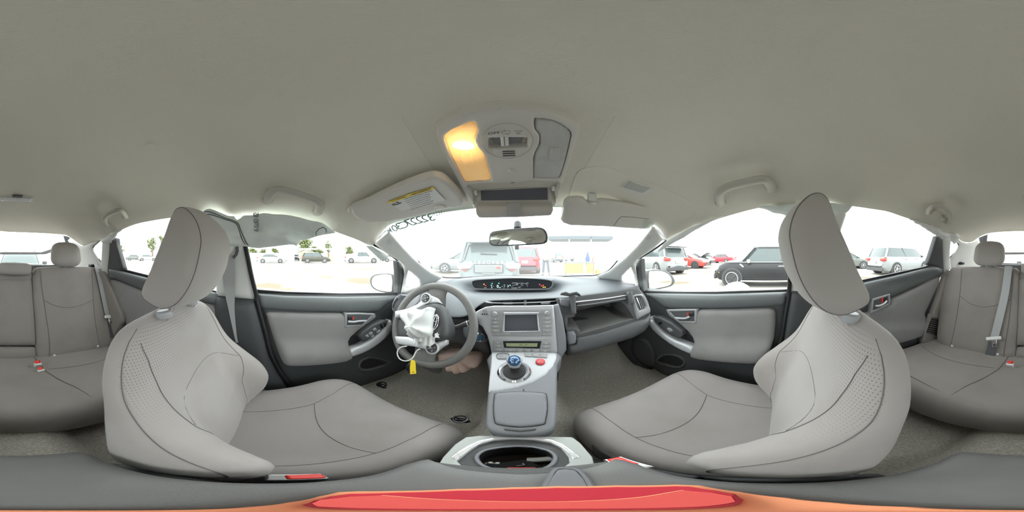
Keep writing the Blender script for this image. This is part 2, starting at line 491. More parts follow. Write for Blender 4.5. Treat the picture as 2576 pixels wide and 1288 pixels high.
MB().box((0, 1.36, -.56), (1.4, .06, .74)).build('wall_front', M_DARK, label='dark firewall behind the dashboard', kind='structure')
MB().box((0, -2.08, -.50), (1.3, .06, .80)).box((0, -1.6, -.66), (1.3, .9, .03)).build('wall_rear', M_DARK, label='dark tail panel behind the rear seats', kind='structure')

# windows
G_CLEAR = glass_mat('window_glass', (.95, .975, .965), .012, 0.0)
G_SHIELD = glass_mat('windshield_glass', (.96, .99, .98), .012, .03)  # slight glare haze over the outside view, put into the glass
gl = [(1060, 640), (1090, 690), (1113, 697), (1200, 699), (1300, 697), (1400, 697), (1500, 694), (1535, 680), (1570, 640), (1660, 575), (1647, 560), (1580, 540), (1500, 524), (1410, 516), (1300, 512), (1180, 519), (1100, 530), (1040, 542), (987, 556), (965, 575)]
panel('window_1', gl, SHIELD(), BK, G_SHIELD, thick=.004, step=22, label='wide raked windshield, glare haze put into the glass', kind='structure')
for nm, ol in (('window_2', [(616, 590), (640, 737), (1006, 740), (1001, 650), (945, 606), (900, 590), (830, 570), (740, 545), (640, 535)]),
               ('window_3', [(1612, 735), (1988, 732), (2010, 610), (2035, 505), (1953, 508), (1903, 512), (1828, 532), (1729, 568), (1640, 640), (1604, 655)]),
               ('window_4', [(303, 690), (548, 745), (548, 540), (430, 538), (342, 552), (285, 585), (262, 610)]),
               ('window_5', [(2170, 700), (2060, 715), (2070, 560), (2100, 505), (2189, 513), (2265, 530), (2330, 550), (2395, 590), (2345, 668)])):
    panel(nm, ol, SIDE(-.025), side_n, G_CLEAR, thick=.004, step=22,
          label={'window_2': 'driver side front door window', 'window_3': 'passenger side front door window', 'window_4': 'driver side rear door window', 'window_5': 'passenger side rear door window'}[nm], kind='structure')
REARF = lambda p: p.y - (-1.62 - (0.2 - p.z) * 1.0 + .25 * (p.x / .6) ** 2)
def rear_y(z): return -1.62 - (0.2 - z) * 1.0
panel('window_6', [(2476, 588), (2490, 583), (2576, 577), (2680, 580), (2745, 589), (2760, 605), (2757, 640), (2740, 668), (2576, 672), (2480, 668)], REARF, FW, G_CLEAR, thick=.004, step=22,
      label='sloping rear hatch window', kind='structure')

o = line('trim_35', [(1052, 657), (1063, 669), (1085, 686), (1113, 697), (1150, 699), (1200, 696.5), (1260, 694.5), (1330, 694), (1400, 695), (1460, 694), (1500, 692), (1528, 682), (1542, 669), (1553, 656)], SHIELD(.004), .004, M_BLACK, None)
prop(o, label='thin black lower edge of the windshield', kind='structure')
# ------------------------------------------------------------------ front seats
def sgp(q, p): return math.copysign(abs(q) ** p, q)
BW = [(-.66, .19), (-.60, .212), (-.52, .242), (-.45, .246), (-.38, .238), (-.30, .224), (-.24, .218), (-.19, .202), (-.155, .172), (-.135, .13), (-.122, .06)]
BF = [(-.66, -.06), (-.58, -.062), (-.50, -.075), (-.40, -.10), (-.30, -.135), (-.20, -.168), (-.15, -.192), (-.122, -.225)]
BR = [(-.66, -.17), (-.58, -.16), (-.44, -.18), (-.30, -.225), (-.20, -.25), (-.15, -.262), (-.122, -.24)]
BB = [(-.66, -.01), (-.60, .02), (-.54, .075), (-.48, .098), (-.42, .090), (-.36, .060), (-.28, .018), (-.2, .004), (-.12, 0)]
def back_pt(th, z, dz=0.0):
    w = ctab(BW, z); f = ctab(BF, z); r = ctab(BR, z); b = ctab(BB, z)
    x = w * sgp(math.cos(th), .72); sy = sgp(math.sin(th), .62); ym = (f + r) / 2; h = (f - r) / 2
    y = ym + h * sy
    if sy > 0: y += b * S((abs(x) / w - .42) / .42) * min(1, sy * 1.6)
    return Vector((x, y, z))
CT = [(-.12, -.605), (-.02, -.60), (.10, -.588), (.20, -.567), (.27, -.56), (.31, -.575), (.335, -.61), (.342, -.65)]
CB = [(-.12, -.72), (.25, -.72), (.31, -.72), (.342, -.70)]
CW = [(-.12, .205), (-.04, .225), (.08, .24), (.20, .245), (.27, .240), (.31, .222), (.335, .19), (.342, .16)]
def cush_pt(th, y):
    w = ctab(CW, y); t = ctab(CT, y); b = ctab(CB, y)
    x = w * sgp(math.cos(th), .6); sz = sgp(math.sin(th), .55); zm = (t + b) / 2; h = (t - b) / 2
    z = zm + h * sz
    if sz > 0: z += .030 * S((abs(x) / w - .5) / .35) * min(1, sz * 1.5) * S((.33 - y) / .15)
    return Vector((x, y, z))
TH = [2 * PI * k / 64 for k in range(64)]
def cush_top(x, y):
    w = lerp_tab(CW, y); c = min(1, abs(x) / w) ** (1 / .6); th = math.acos(c) if x >= 0 else PI - math.acos(c)
    return cush_pt(th, y)
def back_front(x, z):
    w = lerp_tab(BW, z); c = min(1, abs(x) / w) ** (1 / .72); th = math.acos(c) if x >= 0 else PI - math.acos(c)
    return back_pt(th, z)
def front_seat(x0, dy, s, label, hr, tilt):
    root = thing('front_seat', (x0, dy + .08, -.78), label, 'car seat', 'front bucket seats')
    T = Vector((x0, dy, 0))
    zs = [-.66 + (.66 - .122) * (1 - (1 - k / 40) ** 1.4) for k in range(41)]
    MB().loft([[back_pt(t, z) + T for t in TH] for z in zs]).build('backrest', M_SEATB, root, ang=80)
    br = root.children[-1]
    # seams of the backrest
    for q in (-1, 1):
        zz = [-.60 + .44 * k / 40 for k in range(41)]
        P = [back_front(q * lerp_tab([(-.60, .120), (-.45, .130), (-.35, .163), (-.16, .150)], z), z) + T + Vector((0, .0006, 0)) for z in zz]
        MB().tube(P, .0008, 5).build('seam', M_SEAM, br)
        P = []
        for k in range(30):
            z = -.62 + .48 * k / 29
            P.append(back_pt(.32 if q > 0 else PI - .32, z) + T + Vector((q * .0006, .0004, 0)))
        MB().tube(P, .0008, 5).build('seam', M_SEAM, br)
        if q > 0:
            P = [back_front(x, -.275 - .075 * (x / .16) ** 2) + T + Vector((0, .0001, 0)) for x in [-.158 + .316 * k / 40 for k in range(41)]]
            MB().tube(P, .0006, 5).build('seam', M_SEAM, br)
    yy = [-.12 + .462 * (1 - (1 - k / 36) ** 1.5) for k in range(37)]
    MB().loft([[cush_pt(t, y) + T for t in TH] for y in yy]).build('seat_cushion', M_SEAT, root, ang=80)
    cu = root.children[-1]
    for q in (-1, 1):
        P = [cush_top((s * lerp_tab([(-.08, .085), (.13, .10), (.22, .135), (.32, .175)], y) if q > 0 else -s * .172), y) + T + Vector((0, 0, .0006)) for y in [-.08 + .40 * k / 30 for k in range(31)]]
        MB().tube(P, .0008, 5).build('seam', M_SEAM, cu)
    P = []
    for k in range(31):
        x = -s * (-.10 + .272 * k / 30); P.append(cush_top(x, .135 - .025 * math.sin(k / 30 * PI)) + T + Vector((0, 0, .0006)))
    MB().tube(P, .0009, 5).build('seam', M_SEAM, cu)
    # plastic side shield and rails under the cushion
    for q in (-1, 1):
        o = [(-.17, -.66), (-.14, -.60), (.0, -.625), (.22, -.66), (.27, -.70), (.25, -.76), (-.16, -.76)]
        MB().prism([Vector((x0 + q * .222, dy + a, b)) for a, b in o], (q * .016, 0, 0)).build('side_shield', M_DARK2, root, bevel=.005)
        MB().box((x0 + q * .17, dy + .08, -.785), (.035, .44, .03)).build('seat_rail', M_BLACK, root, bevel=.003)
    MB().box((x0, dy + .09, -.745), (.40, .36, .05)).build('seat_pan', M_BLACK, root, bevel=.01)
    MB().tube([(x0 - .10, dy + .30, -.755), (x0 - .10, dy + .35, -.745), (x0 + .10, dy + .35, -.745), (x0 + .10, dy + .30, -.755)], .008, 8).build('adjuster_bar', M_BLACK, root)
    # headrest: side profile (y, z) swept across the width, flat padded sides
    hc = Vector((x0 + hr[0], hr[1], hr[2])); R = Matrix.Identity(3)
    PF = [(.034, .010), (.036, .032), (.028, .062), (.014, .082), (-.002, .090), (-.016, .082), (-.030, .050), (-.052, .006), (-.072, -.036), (-.092, -.072), (-.092, -.088), (-.074, -.097), (-.046, -.103), (-.018, -.092), (.006, -.066), (.024, -.030)]
    pf = catmull([Vector((0, y, z)) for y, z in PF], 4, True); pc = Vector((0, -.028, -.008))
    def hp_(a, k, grow=0.0):
        e = max(0.0, (abs(a) - .86) / .14); sc = 1 - .34 * (1 - math.sqrt(max(0.0, 1 - e * e)))
        m_ = 1 - min(1.0, abs(a)) ** 2; q = pc + (pf[k] - pc) * (sc + grow)
        fr = S((q.y - (pc.y - .5 * (pc.z - q.z))) / .04)
        return hc + Vector((.120 * a, q.y + .020 * m_ * fr, q.z + (.020 * S((q.z - .02) / .06) - .006 * S((-q.z - .05) / .05)) * m_))
    st = [-1, -.995, -.98, -.95, -.9, -.86, -.75, -.6, -.4, -.2, 0, .2, .4, .6, .75, .86, .9, .95, .98, .995, 1]
    MB().loft([[hp_(a, k) for k in range(len(pf))] for a in st]).build('headrest', M_HEAD, root, ang=80)
    hd = root.children[-1]
    for q in (-1, 1):
        MB().tube([hp_(q * .90, k, .004) for k in range(len(pf))], .0008, 5, closed=True).build('seam', M_SEAM, hd)
    for q in (-1, 1):
        top = hc + Vector((q * .065, -.035, -.09)); bot = T + Vector((q * .065, -.209, -.150))
        MB().tube([top, bot], .006, 12).build('headrest_post', M_CHROME, root)
        c = T + Vector((q * .065, -.207, -.128))
        MB().lathe([(.004, .013), (.015, .012), (.019, .008), (.020, .001), (.017, -.006)], c, Matrix.Rotation(.25, 3, 'X'), 20).build('post_sleeve', M_SILV2, root)
    return root
front_seat(-.345, 0.0, -1, 'grey cloth driver seat with perforated backrest, behind the steering wheel', (-.007, -.147, .004), math.radians(12))
front_seat(.348, .078, 1, 'grey cloth passenger seat with perforated backrest, in front of the open glove compartment', (.006, -.056, .0), math.radians(20))

# ------------------------------------------------------------------ rear bench
rb = thing('rear_bench_seat', (0, -.7, -.8), 'grey cloth rear bench seat across the back of the cabin', 'car seat')
RY = [(-.95, -.625), (-.86, -.615), (-.72, -.60), (-.58, -.578), (-.48, -.555), (-.42, -.548), (-.385, -.56), (-.362, -.60), (-.358, -.66), (-.375, -.72), (-.40, -.745)]
rows = []
for i in range(57):
    x = -.64 + 1.28 * i / 56; r = []
    for j, (y, z) in enumerate(RY):
        t = 1 - abs(j - 4) / 6
        dz = .012 * math.cos(abs(x) / .32 * PI) * -1 * max(0, t); yy = y - .05 * max(0, (abs(x) - .30) / .34) ** 2 * (1 if y > -.8 else 0)
        r.append(Vector((x, yy + (.0 if j < 5 else 0), z + dz)))
    r = catmull(r, 4); r += [Vector((x, -.42, -.78)), Vector((x, -.95, -.78))]
    rows.append(r)
MB().loft(rows).build('seat_cushion', M_SEATR, rb, ang=70)
cu = rb.children[-1]
def rtop(x, y):
    z = lerp_tab(RY[:6], y) if y < -.42 else lerp_tab([(-.42, -.548), (-.385, -.56), (-.362, -.60)], y)
    return Vector((x, y - .05 * max(0, (abs(x) - .30) / .34) ** 2, z - .012 * math.cos(abs(x) / .32 * PI) * (1 - abs(lerp_tab([(-.95, 0), (-.86, 1), (-.72, 2), (-.58, 3), (-.48, 4), (-.42, 5), (-.362, 7)], y) - 4) / 6) + .0016))
for q in (-1, 1):
    P = [rtop(q * lerp_tab([(-.95, .12), (-.7, .15), (-.5, .21), (-.36, .235)], y), y) for y in [-.90 + .53 * k / 26 for k in range(27)]]
    MB().tube(P, .0014, 5).build('seam', M_SEAM, cu)
    P = [rtop(q * (.20 + .40 * k / 20), -.40 - .02 * math.sin(k / 20 * PI)) for k in range(21)]
    MB().tube(P, .0014, 5).build('seam', M_SEAM, cu)
    P = [rtop(q * (.17 + .44 * k / 20), -.70 + .03 * math.sin(k / 20 * PI)) for k in range(21)]
    MB().tube(P, .0008, 5).build('seam', M_SEAM, cu)
RBK = PLANE(-.885, -.60, -.42)
RBN = Vector((0, 1, .42)).normalized()
DRV = [(83, 684), (90, 675), (104, 672), (160, 671), (228, 672), (246, 677), (256, 690), (262, 700), (280, 740), (297, 790), (300, 830), (292, 862), (262, 886), (200, 893), (121, 907), (92, 907), (89, 866), (86, 800), (81, 740)]
panel('backrest', DRV, RBK, RBN, M_SEATR, rb, thick=.10, step=8, dome=.035, edge=26, smooth=3, label='driver side backrest of the rear bench', ang=80)
b1 = rb.children[-1]
CEN = [(-14, 702), (80, 702), (87, 800), (91, 864), (88, 869), (-18, 869), (-20, 864), (-17, 800)]
panel('folding_armrest', CEN, RBK, RBN, M_SEATR, rb, thick=.10, step=8, dome=.03, edge=16, lift=-.004, ang=80)
panel('centre_top', [(-14, 680), (82, 680), (83, 704), (-14, 704)], RBK, RBN, M_SEATR, rb, thick=.08, step=8, dome=.012, edge=8, lift=-.012)
panel('armrest_base', [(-20, 873), (90, 873), (93, 905), (-24, 905)], RBK, RBN, M_SEATR, rb, thick=.10, step=8, dome=.03, edge=14, lift=-.004, ang=80)
PAS = [(2385, 690), (2392, 676), (2404, 672), (2424, 671), (2480, 671), (2535, 673), (2561, 677), (2564, 703), (2563, 789), (2557, 867), (2553, 907), (2524, 907), (2460, 896), (2396, 885), (2370, 873), (2358, 849), (2364, 789), (2374, 715)]
panel('backrest', PAS, RBK, RBN, M_SEATR, rb, thick=.10, step=8, dome=.035, edge=26, smooth=3, label='passenger side backrest of the rear bench', ang=80)
b2 = rb.children[-1]
def rseam(pts, par, r=.0016, lift=.0362): line('seam', pts, RBK, r, M_SEAM, par, RBN, lift)
rseam([(98, 682), (103, 730), (112, 790), (120, 850), (121, 896)], b1)
rseam([(226, 682), (228, 740), (232, 800), (240, 850), (246, 880)], b1)
rseam([(108, 757), (135, 770), (165, 775), (195, 770), (228, 757)], b1, .0013, .0362)
rseam([(2424, 680), (2420, 740), (2412, 800), (2402, 850), (2395, 876)], b2)
rseam([(2550, 685), (2547, 740), (2541, 800), (2532, 860), (2527, 897)], b2)
rseam([(2421, 747), (2445, 765), (2475, 773), (2505, 770), (2545, 755)], b2, .0013, .0362)
for nm_, ol_ in (('side_bolster', [(256, 682), (266, 696), (284, 733), (308, 795), (308, 808), (290, 840), (280, 880), (240, 900), (236, 690)]),
                 ('side_bolster', [(2391, 680), (2376, 692), (2366, 730), (2345, 790), (2318, 850), (2330, 900), (2400, 900), (2404, 690)])):
    panel(nm_, ol_, SIDE(.045), side_n, M_SEATR, rb, thick=.03, step=8, dome=.01, edge=8)
for par, pts in ((b1, [(133, 892), (240, 870)]), (b2, [(2401, 869), (2512, 889)])):
    for a, b in pts:
        p = PS(a, b, RBK) + RBN * .034
        MB().ball(p, (.009, .005, .009)).build('upholstery_button', M_LTRIM, par)
for (cx, cy, sg) in ((165.5, 640, -1), (2489, 638, 1)):
    c = PS(cx, cy, PLANE(-1.10, -.07, -.2)); c = Vector((c.x, c.y, c.z)); rings = []
    for i in range(25):
        a = -1 + 2 * i / 24
        wv = .112 * (1 - abs(a) ** 3.4) ** .40 * (1 - .06 * a) if abs(a) < 1 else 0; dv = .05 * (1 - abs(a) ** 3) ** .5 if abs(a) < 1 else 0
        rings.append([c + Vector((wv * sgp(math.cos(t), .6), dv * sgp(math.sin(t), .75) - .02 * a, .093 * a)) for t in TH])
    MB().loft(rings, caps=False).build('headrest', M_HEAD, rb, ang=80)
    for q in (-1, 1):
        p = c + Vector((q * .04, .0, -.08))
        MB().tube([p, p + Vector((0, .02, -.05))], .005, 8).build('headrest_post', M_CHROME, rb)
        MB().box(p + Vector((0, .022, -.014)), (.035, .02, .009)).build('post_sleeve', M_DARK2, rb, bevel=.003)
c = PS(36, 676, PLANE(-1.07, -.07, -.2)); rings = []
for i in range(21):
    a = -1 + 2 * i / 20
    wv = .112 * (1 - abs(a) ** 4) ** .3 if abs(a) < 1 else 0; dv = .05 * (1 - abs(a) ** 3) ** .5 if abs(a) < 1 else 0
    rings.append([c + Vector((wv * sgp(math.cos(t), .5), dv * sgp(math.sin(t), .75), .042 * a)) for t in TH])
MB().loft(rings, caps=False).build('headrest', M_HEAD, rb, ang=80, label='low centre headrest')
# ------------------------------------------------------------------ doors (drawn once for each side, from the picture's own outlines)
def door(nm, label, base, pad, belt, sgn):
    o = thing(nm, (sgn * .70, .3, -.5), None, None); prop(o, label=label, kind='structure')
    panel('door_card', base, SIDE(.0), side_n, M_DARK, o, thick=.02, step=10, edge=16, dome=.012, ang=60)
    panel('upper_pad', pad, SIDE(.012), side_n, M_PADD, o, thick=.02, step=9, dome=.022, edge=14, ang=70)
    panel('belt_seal', belt, SIDE(.002), side_n, M_BLACK, o, thick=.02, step=12, dome=.004, edge=3)
    return o
def handle(o, bez, cup, lev, lock, red, sgn):
    panel('handle_bezel', bez, SIDE(.040), side_n, M_SILV2, o, thick=.03, step=5, dome=.004, edge=4, holes=[cup])
    b = o.children[-1]
    panel('handle_cup', cup, SIDE(.041), side_n, M_DARK2, o, thick=.006, step=5)
    line('door_handle', lev, SIDE(.048), [.0035, .005, .006, .006] + [.006] * 30 if False else .0055, M_SILV, o, n=8)
    panel('lock_knob', lock, SIDE(.044), side_n, M_BLACK, o, thick=.012, step=3, dome=.003, edge=3)
    panel('lock_flag', red, SIDE(.046), side_n, M_RED, o, thick=.01, step=3)

M_ASIL = mat('armrest_silver', (.60, .61, .64), .33, metal=.2)
# driver side front door
d1 = door('door_1', 'driver side front door, dark with grey cloth insert',
          [(640, 734), (820, 739), (1003, 739), (1002, 752), (988, 780), (990, 810), (1000, 850), (1020, 890), (1036, 928), (985, 950), (930, 965), (880, 985), (850, 1010), (780, 1010), (740, 985), (706, 930), (682, 890), (668, 840), (655, 776)],
          [(645, 738), (720, 743), (860, 746), (1000, 744), (997, 752), (975, 762), (952, 782), (944, 784), (860, 785), (760, 782), (655, 776)],
          [(643, 728), (720, 734), (860, 738), (1004, 736), (1004, 742), (860, 745), (720, 742), (644, 737)], -1)
panel('cloth_insert', [(674, 784), (760, 787), (866, 788), (944, 790), (935, 805), (920, 816), (890, 838), (873, 858), (874, 880), (875, 897), (840, 907), (790, 916), (750, 919), (722, 917), (706, 898), (692, 865), (678, 820), (671, 795)],
      SIDE(.02), side_n, M_FOLD, d1, thick=.015, step=8, dome=.020, edge=14, smooth=2,
      fn=lambda u, v, p: .035 * S((v - 845) / 45) * (1 - S((v - 900) / 22)) * S((u - 690) / 30), ang=80)
handle(d1, [(867, 787), (905, 787), (944, 789), (930, 803), (912, 820), (890, 822), (867, 824)], [(873, 793), (900, 792), (934, 793), (922, 806), (910, 817), (873, 818)],
       [(876, 809), (890, 810), (902, 808), (921, 807)], [(875, 797), (886, 796), (887, 804), (875, 805)], [(887, 797), (890, 797), (891, 803), (887, 804)], -1)
panel('pull_cup', [(872, 850), (885, 842), (905, 848), (915, 860), (890, 872), (874, 878), (871, 866)], SIDE(.012), side_n, M_BLACK, d1, thick=.01, step=5)
panel('armrest_trim', [(980, 804), (987, 812), (984, 828), (968, 850), (940, 872), (910, 888), (875, 898), (875, 880), (905, 868), (935, 850), (960, 829), (975, 812)], SIDE(.045), side_n, M_ASIL, d1, thick=.045, step=5, dome=.016, edge=7, smooth=2, label='silver curved armrest trim', ang=70)
panel('switch_panel', [(905, 846), (912, 834), (940, 816), (965, 805), (976, 806), (972, 816), (950, 838), (925, 854), (915, 860)], SIDE(.055), side_n, M_DARK2, d1, thick=.04, step=4, dome=.005, edge=4)
for q in ([(927, 839), (935, 834), (939, 840), (931, 845)], [(919, 845), (925, 841), (930, 847), (923, 850)], [(937, 829), (944, 824), (949, 829), (941, 834)], [(946, 835), (955, 829), (959, 834), (950, 839)], [(932, 846), (940, 842), (944, 846), (937, 850)]):
    panel('window_switch', q, SIDE(.062), side_n, M_SILV2, d1, thick=.012, step=3, dome=.003, edge=2)
for q in ([(956, 817), (960, 815), (964, 823), (960, 826)], [(965, 814), (968, 812), (972, 820), (969, 822)]):
    panel('lock_switch', q, SIDE(.062), side_n, M_GLOSSB, d1, thick=.008, step=3, dome=.002, edge=2)
panel('door_pocket', [(906, 919), (912, 908), (928, 902), (944, 903), (972, 912), (950, 921), (925, 927), (910, 926)], SIDE(.016), side_n, M_BLACK, d1, thick=.01, step=4, smooth=2)
panel('pocket_lip', [(897, 922), (902, 908), (920, 898), (945, 899), (984, 910), (955, 926), (925, 934), (904, 932)], SIDE(.010), side_n, M_DARK2, d1, thick=.01, step=4, dome=.012, edge=5, smooth=2,
      holes=[[(906, 919), (912, 908), (928, 902), (944, 903), (972, 912), (950, 921), (925, 927), (910, 926)]])

# passenger side front door
d2 = door('door_2', 'passenger side front door with one window switch',
          [(1619, 734), (1800, 736), (1984, 732), (1976, 800), (1966, 860), (1950, 920), (1920, 985), (1850, 1000), (1760, 960), (1680, 950), (1650, 930), (1605, 905), (1590, 880), (1600, 830), (1632, 790), (1634, 762)],
          [(1620, 738), (1800, 740), (1981, 734), (1976, 768), (1900, 773), (1790, 776), (1684, 775), (1672, 772), (1652, 756), (1630, 744)],
          [(1619, 731), (1700, 734), (1800, 734), (1983, 728), (1982, 735), (1800, 741), (1700, 741), (1619, 738)], 1)
panel('cloth_insert', [(1676, 780), (1754, 779), (1850, 778), (1930, 775), (1945, 777), (1951, 788), (1948, 848), (1930, 885), (1903, 912), (1865, 912), (1830, 908), (1790, 901), (1747, 891), (1748, 873), (1751, 858), (1735, 835), (1709, 812)],
      SIDE(.02), side_n, M_FOLD, d2, thick=.015, step=8, dome=.020, edge=14, smooth=2,
      fn=lambda u, v, p: .035 * S((v - 840) / 45) * (1 - S((v - 893) / 22)), ang=80)
handle(d2, [(1676, 779), (1715, 778), (1754, 778), (1753, 814), (1709, 812), (1692, 797)], [(1686, 784), (1715, 783), (1747, 782), (1747, 808), (1709, 807), (1696, 795)],
       [(1699, 800), (1712, 801), (1724, 801), (1735, 797)], [(1733, 787), (1745, 786), (1745, 795), (1733, 795)], [(1729, 787), (1732, 787), (1732, 795), (1729, 795)], 1)
panel('pull_cup', [(1718, 842), (1735, 842), (1750, 858), (1749, 870), (1735, 868), (1712, 853)], SIDE(.012), side_n, M_BLACK, d2, thick=.01, step=5)
panel('armrest_trim', [(1638, 795), (1643, 805), (1672, 835), (1705, 856), (1748, 873), (1747, 891), (1715, 880), (1685, 863), (1655, 840), (1636, 818)], SIDE(.045), side_n, M_ASIL, d2, thick=.045, step=5, dome=.016, edge=7, smooth=2, label='silver curved armrest trim', ang=70)
panel('switch_panel', [(1642, 796), (1660, 798), (1690, 812), (1716, 832), (1718, 842), (1708, 851), (1690, 843), (1665, 826), (1648, 810)], SIDE(.055), side_n, M_DARK2, d2, thick=.04, step=4, dome=.005, edge=4)
panel('window_switch', [(1680, 824), (1687, 826), (1693, 832), (1686, 836), (1677, 828)], SIDE(.062), side_n, M_SILV2, d2, thick=.012, step=3, dome=.003, edge=2)
panel('lock_switch', [(1655, 814), (1662, 810), (1666, 812), (1659, 818)], SIDE(.062), side_n, M_GLOSSB, d2, thick=.008, step=3, dome=.002, edge=2)
panel('door_pocket', [(1657, 908), (1668, 897), (1683, 894), (1705, 898), (1719, 908), (1715, 918), (1700, 920), (1680, 915)], SIDE(.016), side_n, M_BLACK, d2, thick=.01, step=4, smooth=2)
panel('pocket_lip', [(1648, 909), (1662, 893), (1683, 889), (1710, 893), (1727, 908), (1721, 924), (1700, 927), (1676, 921)], SIDE(.010), side_n, M_DARK2, d2, thick=.01, step=4, dome=.012, edge=5, smooth=2,
      holes=[[(1657, 908), (1668, 897), (1683, 894), (1705, 898), (1719, 908), (1715, 918), (1700, 920), (1680, 915)]])
panel('speaker_grille', [(1592, 880), (1597, 860), (1612, 852), (1632, 862), (1645, 885), (1648, 910), (1640, 922), (1618, 915), (1600, 900)], SIDE(.022), side_n, M_DARK, d2, thick=.02, step=5, dome=.010, edge=6, smooth=3)

# rear doors
d3 = door('door_3', 'driver side rear door behind the driver seat',
          [(269, 690), (270, 672), (312, 684), (400, 705), (550, 742), (556, 800), (540, 860), (430, 860), (300, 835), (307, 805), (300, 780), (284, 720)],
          [(272, 676), (290, 678), (312, 684), (400, 706), (550, 738), (552, 765), (480, 756), (400, 742), (340, 722), (290, 702), (276, 696)],
          [(312, 677), (400, 699), (550, 734), (550, 740), (400, 707), (313, 685)], -1)
panel('cloth_insert', [(278, 705), (300, 708), (360, 732), (430, 752), (540, 768), (540, 830), (430, 845), (330, 830), (316, 800), (300, 770), (285, 730)], SIDE(.018), side_n, M_FOLD, d3, thick=.015, step=10, dome=.012, edge=10, smooth=2, ang=80)
d4 = door('door_4', 'passenger side rear door with red lock flag and silver handle',
          [(2368, 672), (2345, 668), (2250, 690), (2160, 708), (2060, 730), (2060, 900), (2180, 900), (2296, 877), (2325, 855), (2336, 815), (2322, 796), (2340, 740), (2370, 690)],
          [(2372, 690), (2371, 677), (2355, 671), (2340, 672), (2250, 694), (2160, 714), (2060, 736), (2060, 785), (2150, 768), (2200, 760), (2250, 742), (2300, 720), (2350, 700)],
          [(2352, 665), (2250, 687), (2160, 706), (2060, 728), (2060, 734), (2160, 713), (2250, 694), (2352, 672)], 1)
panel('cloth_insert', [(2362, 696), (2364, 704), (2345, 745), (2325, 790), (2334, 812), (2320, 840), (2290, 852), (2240, 865), (2150, 870), (2100, 860), (2100, 800), (2180, 785), (2240, 765), (2240, 752), (2300, 725), (2345, 702)], SIDE(.018), side_n, M_FOLD, d4, thick=.015, step=9, dome=.018, edge=12, smooth=0,
      fn=lambda u, v, p: .02 * S((v - 808) / 20), ang=80)
handle(d4, [(2195, 752), (2239, 739), (2240, 765), (2215, 778), (2190, 790)], [(2198, 757), (2234, 745), (2235, 762), (2212, 774), (2196, 780)],
       [(2202, 770), (2213, 769), (2224, 764), (2231, 757)], [(2222, 749), (2232, 746), (2232, 756), (2222, 759)], [(2218, 750), (2222, 749), (2222, 760), (2218, 761)], 1)

# ------------------------------------------------------------------ pillars and frames
def trim(n, ol, m, label, off=.012, thick=.03, dome=.014, edge=10, par=None, **k):
    return panel('trim_%d' % n, ol, k.pop('F', SIDE(off)), k.pop('nrm', side_n), m, par, thick=thick, dome=dome, edge=edge, label=label, kind='structure', step=k.pop('step', 8), ang=70, **k)
# lower B pillars (dark) and upper B pillars (light)
trim(1, [(540, 744), (600, 750), (641, 753), (650, 776), (664, 830), (680, 895), (705, 945), (745, 990), (745, 1040), (560, 1040), (540, 900)], M_DARK, 'dark lower driver side door pillar cover', off=.015, dome=.03, edge=30)
trim(2, [(552, 600), (616, 605), (628, 660), (641, 735), (641, 754), (600, 750), (545, 744), (540, 640)], M_LTRIM, 'pale upper driver side door pillar cover', off=.01, dome=.02, edge=14)
trim(3, [(1988, 728), (2020, 728), (2060, 745), (2060, 900), (1900, 1000), (1920, 975), (1950, 915), (1966, 860), (1978, 780)], M_DARK, 'dark lower passenger side door pillar cover', off=.015, dome=.03, edge=20)
trim(4, [(1990, 600), (2040, 560), (2100, 520), (2130, 535), (2108, 600), (2090, 660), (2068, 745), (2000, 742), (1986, 738), (1988, 660)], M_LTRIM, 'pale upper passenger side door pillar cover', off=.01, dome=.02, edge=10)
line('trim_5', [(613, 600), (622, 640), (632, 690), (643, 736), (652, 776), (668, 835), (683, 893), (712, 945), (745, 985)], SIDE(.03), .009, M_BLACK, None, n=8)
prop(bpy.data.objects['trim_5'], label='black weather strip down the driver side pillar', kind='structure')
line('trim_6', [(1990, 620), (1988, 660), (1985, 735), (1978, 780), (1966, 850), (1950, 905), (1925, 960)], SIDE(.03), .009, M_BLACK, None, n=8)
prop(bpy.data.objects['trim_6'], label='black weather strip down the passenger side pillar', kind='structure')
# A pillars
AP = lambda p: min(SIDE(.015)(p), SHIELD(.02)(p) * .9)
def ap_n(p): return Vector((-.7 if p.x > 0 else .7, -.7, 0)).normalized()
trim(7, [(979, 583), (990, 594), (1015, 622), (1040, 648), (1063, 668), (1085, 684), (1114, 698), (1090, 714), (1062, 726), (1015, 741), (1008, 738), (1017, 690), (1015, 668), (1003, 655), (985, 645), (965, 632), (942, 614), (960, 598)], M_LTRIM,
     'pale driver side windshield pillar with an airbag mark', holes=[[(1027, 680), (1040, 688), (1054, 703), (1055, 720), (1021, 722), (1023, 700)]], F=AP, nrm=ap_n, thick=.03, dome=.016, edge=9, step=6)
trim(8, [(1645, 570), (1636, 578), (1600, 620), (1575, 645), (1555, 662), (1530, 682), (1500, 694), (1520, 708), (1565, 724), (1606, 726), (1602, 690), (1598, 665), (1602, 655), (1622, 640), (1650, 620), (1668, 603)], M_LTRIM,
     'pale passenger side windshield pillar with an airbag mark', holes=[[(1587, 671), (1577, 681), (1565, 694), (1566, 713), (1597, 715), (1594, 690)]], F=AP, nrm=ap_n, thick=.03, dome=.016, edge=9, step=6)
